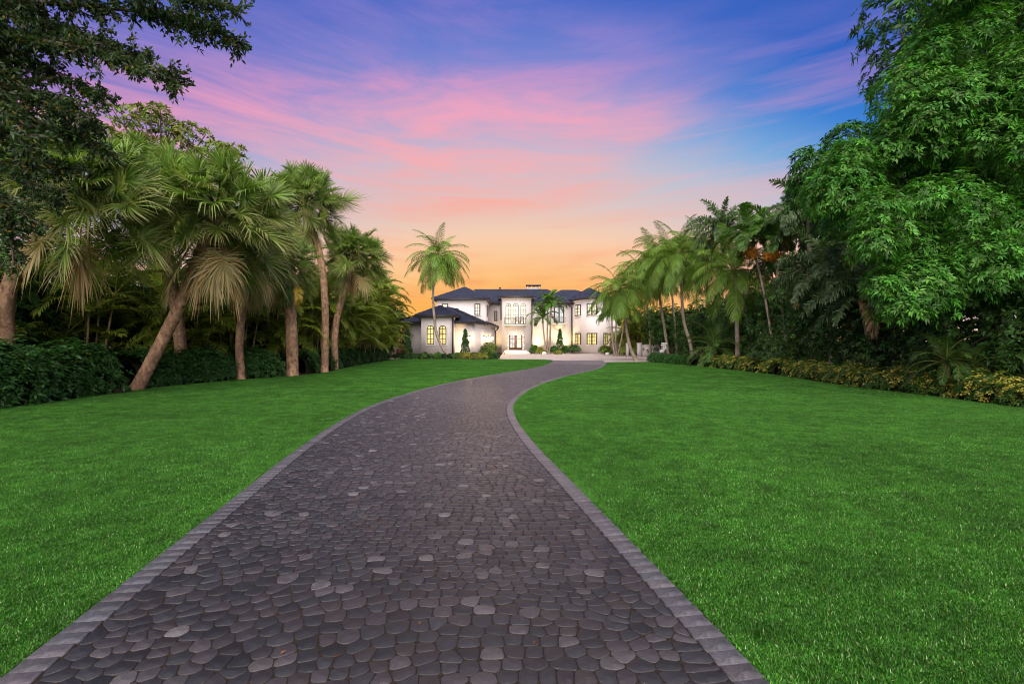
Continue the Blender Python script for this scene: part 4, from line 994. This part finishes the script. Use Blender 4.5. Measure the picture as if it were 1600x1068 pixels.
# ---- big glossy tree at the right edge
big_lobes = polylobes([(1505, -120), (1470, 20), (1440, 95), (1402, 150), (1375, 200), (1330, 240), (1300, 280), (1300, 330), (1360, 360), (1350, 420), (1390, 475), (1480, 470), (1600, 470), (1720, 470), (1720, -120)], 120, (13.8, 17.8), (.5, 1.05))
tree('leafy_tree', 'huge glossy green broad-leaved tree filling the right edge', 'tree', (16.6, 17.6, -.05), [(16.6, 17.6, -.05), (16.4, 17.4, 3), (16.0, 17.0, 6.2)], .42, big_lobes, 420, 8, .145, .052, (0.050, 0.160, 0.016), amt=.36, droop=.3, lower=-.7, nl=16)
tree('leafy_tree', 'rounded bright green tree left of the huge glossy one', 'tree', (15.6, 21.5, -.05), [(15.6, 21.5, -.05), (15.4, 21.3, 3), (14.6, 21, 5.5)], .26,
     polylobes([(1268, 262), (1310, 222), (1350, 225), (1380, 300), (1370, 350), (1290, 350), (1262, 310)], 16, (19.5, 21.5), (.7, 1.15)), 260, 8, .20, .06, (0.058, 0.185, 0.024), amt=.3, droop=.45, lower=-.4)
tree('leafy_tree', 'dark tall tree behind the huge glossy one', 'tree', (21, 25, -.05), [(21, 25, -.05), (21, 25, 5), (20.6, 24.6, 9)], .4,
     polylobes([(1400, 40), (1440, -120), (1740, -120), (1740, 420), (1400, 420), (1340, 320), (1370, 210)], 34, (23, 26), (1.3, 2.0)), 46, 9, .34, .10, (0.026, 0.085, 0.014), amt=.3)
tree('leafy_tree', 'grey-green leafy tree between the orange-fruited palms and the rounded bright tree', 'tree', (18.6, 32, -.05), [(18.6, 32, -.05), (18.5, 32, 3), (18.2, 31.8, 6)], .22,
     polylobes([(1232, 318), (1258, 285), (1290, 280), (1330, 330), (1330, 440), (1300, 500), (1245, 500), (1232, 420)], 30, (30, 33), (.7, 1.1)), 110, 8, .24, .07, (0.065, 0.135, 0.045), amt=.3, droop=.4, lower=-.4)
# ---- dark shrub wall behind the yellow hedge
sh = [(14.9, 9.6, 3.3, 'at the far right edge'), (15.0, 12.0, 3.4, 'right of the pygmy date palm'), (15.1, 14.6, 3.6, 'behind the pygmy date palm'), (15.0, 17.4, 3.8, 'left of the pygmy date palm'), (15.2, 20.2, 4.0, 'under the low foxtail palm'), (15.2, 23.2, 4.4, 'under the foxtail palms'), (15.4, 26.4, 4.6, 'right of the slender trunks'), (15.6, 30.4, 4.8, 'behind the slender trunks'), (15.7, 34.6, 4.0, 'behind the straight coconut trunk'), (15.9, 38.8, 4.2, 'behind the bent coconut trunk'), (16.4, 43.4, 4.2, 'behind the white sculpture'), (17.0, 49.5, 4.4, 'right of the white wall')]
for i, (x, y, h, w_) in enumerate(sh):
    lb = [(x + rng.uniform(-.7, .7), y + rng.uniform(-1.5, 1.5), .5 + (h-.9)*u, rng.uniform(.65, .95)) for u in np.linspace(0, 1, 20)]
    tree('shrub', 'dense dark green shrub ' + w_, 'shrub', (x, y, -.05), [(x, y, -.05), (x, y, h*.4), (x+.1, y, h*.7)], .09, lb, 120 if y < 28 else 80, 7, .17 if y < 28 else .2, .075, (0.042, 0.098, 0.020) if i % 3 else (0.060, 0.13, 0.025), 'dark shrubs along the right side', .35, .25, .3, -.8, nl=8)
bt = [(19.5, 29, 8.6, 'behind the slender trunks'), (19.8, 37, 8.0, 'behind the straight coconut palm'), (20.5, 45, 6.4, 'behind the bent coconut palm'), (22, 54, 6.6, 'behind the white sculpture'), (19.5, 62, 6.0, 'behind the palm clump beside the bay'), (17.4, 55.5, 5.2, 'just right of the white wall'), (17.6, 69, 6.4, 'at the right end of the house'), (16.6, 64.5, 4.6, 'between the house and the garden wall')]
for i, (x, y, h, w_) in enumerate(bt):
    lb = [(x + rng.uniform(-2.2, 2.2), y + rng.uniform(-3, 3), 1.0 + (h-2)*u, rng.uniform(1.0, 1.6)) for u in np.linspace(0, 1, 20)]
    tree('backdrop_tree', 'dark dense tree ' + w_, 'tree', (x, y, -.05), [(x, y, -.05), (x, y, h*.4), (x, y, h*.7)], .18, lb, 44, 7, .32, .13, (0.036, 0.088, 0.016), 'dark trees behind the right palms', .3, nl=8, lower=-.7)
# ---- trees behind the areca clumps on the left
lt = [(-19.5, 12, 5.6), (-17.6, 15.5, 4.6), (-19, 17.5, 5.6), (-18, 23, 5.8), (-16.6, 29, 6.2), (-15.8, 35, 6.4), (-15.6, 41, 6.6), (-15.8, 47.5, 6.8), (-16.2, 54, 6.8), (-15.0, 61, 6.4)]
wl = ['at the far left edge', 'behind the trunk at the left edge', 'behind the leaning palm', 'behind the slim palm trunk', 'behind the stoutest palm trunk', 'behind the tallest palm', 'behind the end of the palm row', 'midway to the low wing', 'left of the low wing', 'behind the low wing']
for i, ((x, y, h), w_) in enumerate(zip(lt, wl)):
    lb = [(x + rng.uniform(-1.6, 1.6), y + rng.uniform(-3, 3), .8 + (h-1.8)*u, rng.uniform(1.0, 1.5)) for u in np.linspace(0, 1, 20)]
    tree('backdrop_tree', 'dark dense tree ' + w_ + ' on the left', 'tree', (x, y, -.05), [(x, y, -.05), (x, y, h*.4), (x, y, h*.7)], .18, lb, 50, 7, .32, .13, (0.034, 0.080, 0.016), 'dark trees behind the left palms', .3, nl=8, lower=-.7)
# ---- open yellow-green tree above the left palms
yl = [l[:3] + (rng.uniform(.35, .65),) for l in polylobes([(150, 235), (172, 172), (215, 168), (262, 172), (300, 195), (330, 215), (368, 232), (340, 262), (270, 250), (200, 250)], 46, (28, 33), (.5, .9))]
yl += [l[:3] + (rng.uniform(.3, .5),) for l in polylobes([(340, 225), (378, 232), (372, 245), (345, 250)], 6, (29, 32), (.5, .9))]
tree('open_crown_tree', 'open-crowned yellow-green tree rising behind the left palms', 'tree', (-21.5, 31, -.05), [(-21.5, 31, -.05), (-21.3, 31, 5), (-20.8, 31, 9.5)], .32, yl, 62, 7, .30, .11, (0.15, 0.19, 0.026), amt=.4, droop=.1, flat=.55, nl=46, lower=-.3)
# ---- live oak at the left edge: trunk outside the frame, limbs reaching in
def oak():
    base = (-13.4, 8.4, -.05); t = empty('live_oak', base, 'dark small-leaved tree overhanging the top left corner', 'tree'); b = np.array(base)
    S = Soup(); tr = spline([base, (-13.2, 8.4, 2.5), (-12.2, 8.6, 5.0)], 12) - b; S.tube(tr, np.linspace(.36, .22, 12), 10); paths = []
    root = np.array((-12.2, 8.6, 5.0))
    def B(*pp): return [tuple(root)] + [P3(x, y, Y) for x, y, Y in pp]
    paths += [B((-120, 20, 8.8), (60, 5, 8.9), (190, 15, 9), (290, 32, 9.1), (372, 66, 9.2)), B((-100, 40, 8.6), (40, 60, 8.7), (150, 80, 8.8), (240, 112, 8.8), (278, 124, 8.8)),
              B((-120, 60, 9.2), (30, 90, 9.2), (110, 125, 9.2), (165, 150, 9.2)), B((-100, 10, 8.4), (80, -30, 8.5), (240, -20, 8.6), (330, 8, 8.6), (368, 18, 8.7)), B((-140, 130, 9.4), (-20, 150, 9.4), (60, 190, 9.4), (130, 215, 9.4), (170, 240, 9.4)),
              B((-160, 190, 9.6), (-40, 230, 9.6), (40, 280, 9.6), (90, 310, 9.6)), B((-160, 230, 9.2), (-40, 300, 9.2), (10, 350, 9.1), (22, 415, 9.1)), B((-140, 90, 9), (0, 120, 9), (70, 160, 9), (140, 180, 9)),
              B((-140, 0, 9.6), (0, 20, 9.6), (100, 50, 9.6), (170, 70, 9.6)), B((-140, 60, 8.3), (-30, 110, 8.3), (30, 200, 8.3), (50, 260, 8.3)), B((-140, 20, 9.0), (0, 60, 9.0), (120, 60, 9), (220, 90, 9)), B((-140, 170, 9.8), (-20, 190, 9.8), (40, 240, 9.9), (110, 270, 9.9)), B((-140, 100, 9.9), (-30, 100, 9.9), (40, 140, 9.9), (150, 200, 9.9)), B((-160, 200, 9.0), (-60, 250, 9), (-10, 300, 9), (60, 350, 9))]
    tw = []; pool = []
    for p in paths:
        q = spline(p, 40); S.tube(q - b, np.linspace(.09, .012, 40), 5)
        L = np.linalg.norm(np.diff(q, axis=0), axis=1).sum(); n = int(L*30)
        for i in range(n):
            u = rng.uniform(.30, 1.0); j = min(38, int(u*39)); o = q[j] + (q[j+1]-q[j])*rng.random(); d = unit(q[j+1]-q[j])*.8 + rng.normal(0, .6, 3) + [0, 0, -.22]; ln = rng.uniform(.2, .62)*(1.25-.55*u); e = o + unit(d)*ln
            S.tube([o - b, (o+e)/2 - b + [0, 0, .03], e - b], [.009, .006, .003], 3); m = int(16*ln/.4)+6; uu = rng.uniform(.15, 1, m)[:, None]; pool.append((o + (e-o)*uu, np.tile(unit(d), (m, 1))))
    S.build('trunk', M_BARK, t, smooth=True); P = np.vstack([a for a, _ in pool]); T = np.vstack([c for _, c in pool]); n = len(P); S = Soup(); D = T*.7 + rng.normal(0, .75, (n, 3))
    col = jitcol((0.040, 0.074, 0.024), n, .35); yl_ = rng.random(n) < .05; col[yl_] = jitcol((.20, .15, .02), yl_.sum(), .3)
    leaves(S, P - b + rng.normal(0, .02, (n, 3)), D, rng.normal(0, 1, (n, 3)), .10*rng.uniform(.6, 1.3, n), .044, col, .1); S.build('crown', M_LEAF, t)
oak()
# ---- hedges: leaf rosettes over a wavy bank
def hedge(label, path, width, height, n, k, L, Wd, colf, wav=.18, name='hedge', amt=.3, droop=.2):
    p = catmull(path, 12); a = np.r_[0, np.cumsum(np.linalg.norm(np.diff(p[:, :2], axis=0), axis=1))]; base = (p[len(p)//2, 0], p[len(p)//2, 1], -.05); b = np.array(base)
    t = empty(name, base, label, 'hedge'); 
    def surf(u, th, sc=1.0):
        c = np.stack([np.interp(u, a, p[:, 0]), np.interp(u, a, p[:, 1])], 1); d = np.stack([np.interp(u+.05, a, p[:, 0]) - np.interp(u-.05, a, p[:, 0]), np.interp(u+.05, a, p[:, 1]) - np.interp(u-.05, a, p[:, 1])], 1); d = unit(d); nn_ = np.c_[d[:, 1], -d[:, 0]]
        h = np.interp(u, a, np.interp(np.linspace(0, 1, len(a)), np.linspace(0, 1, len(height)), height)) if np.ndim(height) else np.full(len(u), height)
        f = sc*(1 + wav*(np.sin(u*2.3 + th)*.5 + np.sin(u*5.1 + 2*th)*.3 + np.sin(u*9.7 - th)*.2))
        ex = np.sign(np.cos(th))*np.abs(np.cos(th))**.6*width/2*f; ez = np.abs(np.sin(th))**.7*h*f
        return np.c_[c + nn_*ex[:, None], ez - .04], np.c_[nn_*np.cos(th)[:, None], np.sin(th)]
    # twiggy heart of the hedge
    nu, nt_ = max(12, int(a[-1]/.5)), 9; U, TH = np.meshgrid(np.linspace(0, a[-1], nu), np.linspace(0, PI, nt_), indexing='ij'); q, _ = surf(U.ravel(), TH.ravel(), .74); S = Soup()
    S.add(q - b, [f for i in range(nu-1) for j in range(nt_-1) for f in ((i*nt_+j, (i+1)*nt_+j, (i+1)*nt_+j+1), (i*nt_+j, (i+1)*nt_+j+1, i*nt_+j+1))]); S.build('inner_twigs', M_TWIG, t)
    u = rng.uniform(0, a[-1], n); th = rng.uniform(.02, PI-.02, n); q, nn_ = surf(u, th, 1.0); q = q + rng.normal(0, .05, q.shape) + nn_*np.abs(rng.normal(0, .10, (n, 1))); S = Soup(); S2 = jitcol((1, 1, 1), n, amt)*colf(u, th, n)
    rosettes(S, q - b, nn_ + [0, 0, .35], k, L, Wd, S2, droop=droop); S.build('foliage', M_LEAF, t); return t
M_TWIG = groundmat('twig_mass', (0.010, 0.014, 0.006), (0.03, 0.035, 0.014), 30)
def flat_col(c): return lambda u, th, n: np.tile(c, (n, 1))
def yellow_col(u, th, n):
    y = rng.random(n) < (.24 + .30*np.sin(th)*(0.6 + .4*np.sin(u*3.1))); c = np.tile((0.065, 0.150, 0.022), (n, 1)); c[y] = (0.52, 0.46, 0.07); return c
hedge('bank of dark green umbrella-leaf shrubs at the left edge of the lawn', [(-13.55, 7.0, 0), (-13.4, 10, 0), (-13.2, 13, 0), (-13.3, 16.2, 0)], 1.7, (1.5, 1.45, 1.5, 1.35, 1.25), 4600, 8, .155, .062, flat_col((0.048, 0.140, 0.028)), .2)
hedge('low dark green hedge behind the slim sabal trunk', [(-13.6, 17.9, 0), (-13.2, 20, 0), (-12.3, 22.6, 0), (-11.4, 24.4, 0)], 1.5, (1.15, 1.1, 1.2, 1.0), 3000, 8, .15, .06, flat_col((0.042, 0.120, 0.024)), .2)
hedge('low dark planting under the arecas running to the house', [(-11.2, 26.4, 0), (-11.1, 30, 0), (-11.5, 35, 0), (-12, 41, 0), (-12, 47, 0)], 1.5, (1.0, 1.0, .9, .8), 3600, 7, .18, .07, flat_col((0.038, 0.105, 0.022)), .25)
hedge('long low yellow and green variegated hedge beside the right lawn', [(13.15, 8.5, 0), (13.0, 12.5, 0), (13.05, 15, 0), (12.75, 17.4, 0), (12.85, 20, 0), (13.4, 24.4, 0)], .95, .58, 5200, 7, .095, .045, yellow_col, .22)
hedge('short low yellow hedge left of the slender trunks', [(13.45, 25.6, 0), (13.4, 30, 0), (12.95, 34.2, 0)], .95, .62, 1900, 7, .12, .055, yellow_col, .22)
hedge('low clipped dark green hedge in front of the white sculpture', [(12.7, 35.2, 0), (12.0, 38.4, 0), (11.7, 41.2, 0), (12.4, 43.5, 0)], 1.1, .55, 1700, 7, .12, .05, flat_col((0.035, 0.115, 0.018)), .12)

# ================================================================== small planting and garden things near the house
def bush(label, x, y, w, h, n, L, Wd, col, name='bush', group=None, k=7, cone=False, core=True):
    t = empty(name, (x, y, -.05), label, 'bush' if name != 'clipped_cone_shrub' else 'clipped shrub', group); S = Soup(); S.tube([(0, 0, 0), (0, 0, h*.5), (.02, 0, h*.75)], [.05, .04, .02], 6); S.build('stem', M_BARK, t)
    if cone:
        u = rng.random(n)**.8; th = rng.uniform(0, 6.28, n); spiral = 1 + .16*np.sin(th + u*24); rr_ = w/2*(1.02-u)**.75*spiral; P = np.c_[np.cos(th)*rr_, np.sin(th)*rr_, .08 + u*h]; A = np.c_[np.cos(th), np.sin(th), np.full(n, .4)]
    else:
        d = sphere_dirs(n); d[:, 2] = np.abs(d[:, 2])*1.0 - .1; P = d*[w/2, w/2, h*.62]*rng.uniform(.55, 1.05, (n, 1)) + [0, 0, h*.38]; P[:, 2] = P[:, 2].clip(.04); A = d + [0, 0, .5]
    S = Soup(); rosettes(S, P, A, k, L, Wd, col, .35, .2); S.build('foliage', M_LEAF, t)
DG = (0.028, 0.075, 0.018); YG = (0.20, 0.21, 0.03); MG = (0.06, 0.14, 0.02)
bush('dark spiral-clipped cone shrub at the left corner of the low wing', px(637, 51.5), 51.5, .95, 2.7, 420, .16, .07, DG, 'clipped_cone_shrub', 'clipped cone shrubs', cone=True)
bush('dark spiral-clipped cone shrub beside the lit corner lantern', px(727, 51.5), 51.5, 1.0, 2.8, 420, .16, .07, DG, 'clipped_cone_shrub', 'clipped cone shrubs', cone=True)
bush('green cone shrub under the small balcony', px(875, 70), 70, 1.2, 3.3, 380, .18, .08, (0.05, .12, .025), 'clipped_cone_shrub', 'clipped cone shrubs', cone=True)
lows = [(622, 49.6, DG), (634, 49.4, DG), (645, 49.4, DG), (655, 49.3, DG), (664, 49.3, MG), (673, 49.2, DG), (684, 49.2, MG), (694, 49.2, DG), (704, 49.2, DG), (713, 49.2, MG), (722, 49.2, YG), (731, 49.1, YG), (740, 49.1, YG), (749, 49.1, YG), (758, 49.0, YG), (766, 49.0, MG), (774, 49.0, DG)]
for i, (x, y, c) in enumerate(lows):
    bush('low leafy plant in the bed before the low wing, ' + ('first', 'second', 'third', 'fourth', 'fifth', 'sixth', 'seventh', 'eighth', 'ninth', 'tenth', 'eleventh', 'twelfth', 'thirteenth', 'fourteenth', 'fifteenth', 'sixteenth', 'seventeenth')[i] + ' from the left', px(x, y), y, .8, .55 if c is DG else .7, 90, .2, .08, c, 'bedding_plant', 'plants in the bed before the low wing')
bush('tall spiky-leaved shrub below the side lanterns', px(765, 50.3), 50.3, 1.2, 1.7, 60, .6, .07, (0.13, .18, .03), group='shrubs before the house'); bush('spreading shrub left of the spiky one below the side lanterns', px(757, 50.2), 50.2, .9, 1.3, 110, .35, .10, (0.09, .13, .03), group='shrubs before the house')
for i, (x, y, w_, h, c, l) in enumerate(((835, 69, 1.3, 1.3, MG, 'leafy shrub right beside the entrance tower'), (843, 68.6, 1.1, 1.0, YG, 'yellow-green shrub left of the door palms'), (866, 68.8, 1.3, 1.2, MG, 'leafy shrub between door palms and cone shrub'), (883, 69.4, 1.0, 1.2, MG, 'small shrub right of the cone shrub'), (897, 67.4, 1.9, 1.45, (0.05, .12, .02), 'rounded green bush at the left foot of the bay'), (945, 64.5, 1.6, 1.35, (0.13, .19, .025), 'rounded yellow-green bush at the right foot of the bay'), (850, 66.5, .8, .6, YG, 'low yellow plant at the foot of the door palms'), (872, 67.2, 1.0, .6, YG, 'low yellow plant in front of the cone shrub'))):
    bush(l, px(x, y), y, w_, h, 170, .22, .09, c, group='shrubs before the house')
bush('feathery shrub at the foot of the slender palm trunks', 13.9, 27.2, 2.6, 2.2, 700, .16, .05, (0.05, .105, .022), 'shrub'); 
# white rock, low garden wall with pier, white sculpture, brown gate
S = Soup(); d = sphere_dirs(40)
def boulder(label, x, y, r):
    import bmesh
    bm = bmesh.new(); bmesh.ops.create_icosphere(bm, subdivisions=3, radius=r)
    for v in bm.verts: v.co *= 1 + .16*math.sin(v.co.x*7/r + 1)*math.cos(v.co.y*5/r) + .08*math.sin(v.co.z*9/r); v.co.z *= .75
    me = bpy.data.meshes.new('boulder'); bm.to_mesh(me); bm.free(); me.materials.append(M_WHITE); me.polygons.foreach_set('use_smooth', [True]*len(me.polygons)); tag(link('boulder', me, loc=(x, y, r*.5)), label, 'boulder', 'pale boulders')
boulder('pale round boulder at the foot of the door palms', px(850.5, 66), 66, .28); boulder('pale round boulder beside the bush right of the bay', px(949, 63.5), 63.5, .24)
gw = empty('garden_wall', (14.6, 58, 0), 'low white garden wall with square piers right of the lawn', 'wall')
def gbox(lo, hi, nm, m=M_STUCCO): S = Soup(); S.box(np.array(lo) - [14.6, 58, 0], np.array(hi) - [14.6, 58, 0]); S.build(nm, m, gw)
gbox((14.68, 57.95, 0), (17.5, 58.15, 1.28), 'wall_panel'); gbox((14.2, 57.8, 0), (14.66, 58.3, 1.42), 'pier'); gbox((14.16, 57.76, 1.42), (14.70, 58.34, 1.50), 'pier_cap', M_TRIM); gbox((12.95, 57.8, 0), (13.2, 58.3, 1.40), 'pier'); gbox((12.92, 57.76, 1.40), (13.23, 58.34, 1.48), 'pier_cap', M_TRIM); gbox((14.68, 57.92, 1.28), (17.5, 58.18, 1.34), 'coping', M_TRIM)
sc_ = empty('sculpture', (px(1034, 46), 46, 0), 'white abstract sculpture of stacked leaning slabs in front of leafy shrubs', 'sculpture')
def slab(c, sz, rz, rx, nm='slab'):
    M = Matrix.Translation(c) @ Matrix.Rotation(rx, 4, 'Y') @ Matrix.Rotation(rz, 4, 'Z'); S = Soup(); a = np.array(sz)/2; S.box(-a, a, M=M); o = S.build(nm, M_WHITE, sc_); m = o.modifiers.new('b', 'BEVEL'); m.width = .02; m.segments = 2
slab((-.28, 0, .10), (.42, .3, .22), .2, -.3, 'base'); slab((-.12, 0, .38), (.16, .2, .52), 0, .55, 'leg'); slab((.02, 0, .74), (.62, .26, .13), .2, -.55); slab((.10, 0, .92), (.60, .26, .11), -.1, -.45); slab((.20, 0, 1.10), (.46, .24, .10), .1, -.15); slab((.16, 0, 1.28), (.42, .3, .13), .1, .08); slab((.22, 0, 1.47), (.48, .3, .13), -.1, .03); slab((.14, 0, 1.0), (.10, .16, 1.0), 0, .12, 'core')
gt = empty('wooden_gate', (px(626, 53), 53, 0), 'small brown wooden gate left of the low wing', 'gate')
for i in range(5): S = Soup(); S.box((-.32+i*.13, -.03, .12), (-.20+i*.13, .03, 1.35)); S.build('board', M_WOOD, gt)
S = Soup(); S.box((-.42, -.05, 0), (-.33, .05, 1.45)); S.build('post', M_DARK, gt); S = Soup(); S.box((.34, -.05, 0), (.43, .05, 1.45)); S.build('post', M_DARK, gt)
S = Soup(); S.box((-.33, -.055, .3), (.34, -.032, .4)); S.build('rail', M_DARK, gt); S = Soup(); S.box((-.33, -.055, 1.05), (.34, -.032, 1.15)); S.build('rail', M_DARK, gt)
sheet('garden_path', [(-12.6, 48.4), (-11.2, 48.3), (-10.9, 50.2), (-11.8, 53.5), (-12.9, 53.5)], -0.03, M_COURT)
for cc_, rz_, sz_ in (((.55, .13, .02), -1.9, .55), ((.55, .38, .04), -.9, .75), ((.03, .10, .02), -1.3, .8)):
    me = pinnate(2.4, 40, 170, 40, .42, .07, cc_, .3, vee=.3, rach=cc_); link('frond', me, s5, (0, -.1, 4.05), (0, 0, rz_), sz_)
# fallen leaves on the driveway
S = Soup(); n = 46; s_ = rng.uniform(2.6, 12, n); tt = rng.uniform(-1.6, 1.6, n); w = road(s_, tt); P = np.c_[w, np.full(n, .006)]; az = rng.uniform(0, 6.28, n); D = np.c_[np.cos(az), np.sin(az), np.full(n, .12)]
leaves(S, P, D, np.c_[-np.sin(az), np.cos(az), np.zeros(n)], .032*rng.uniform(.5, 1.3, n), .017, jitcol((.16, .07, .03), n, .35), 0, .25); tag(S.build('leaf_litter', M_LEAF), 'small dry brown leaves scattered on the driveway', 'leaf litter', kind='stuff')

hedge('tall dark leafy screen behind the areca palms on the left', [(-17.6, 9, 0), (-17.2, 15, 0), (-16.2, 22, 0), (-14.9, 29, 0), (-14.3, 36, 0), (-14.4, 44, 0), (-15.0, 54, 0)], 2.0, (3.4, 3.6, 3.8, 4.2, 4.4), 8500, 7, .24, .10, flat_col((0.045, 0.112, 0.022)), .22)
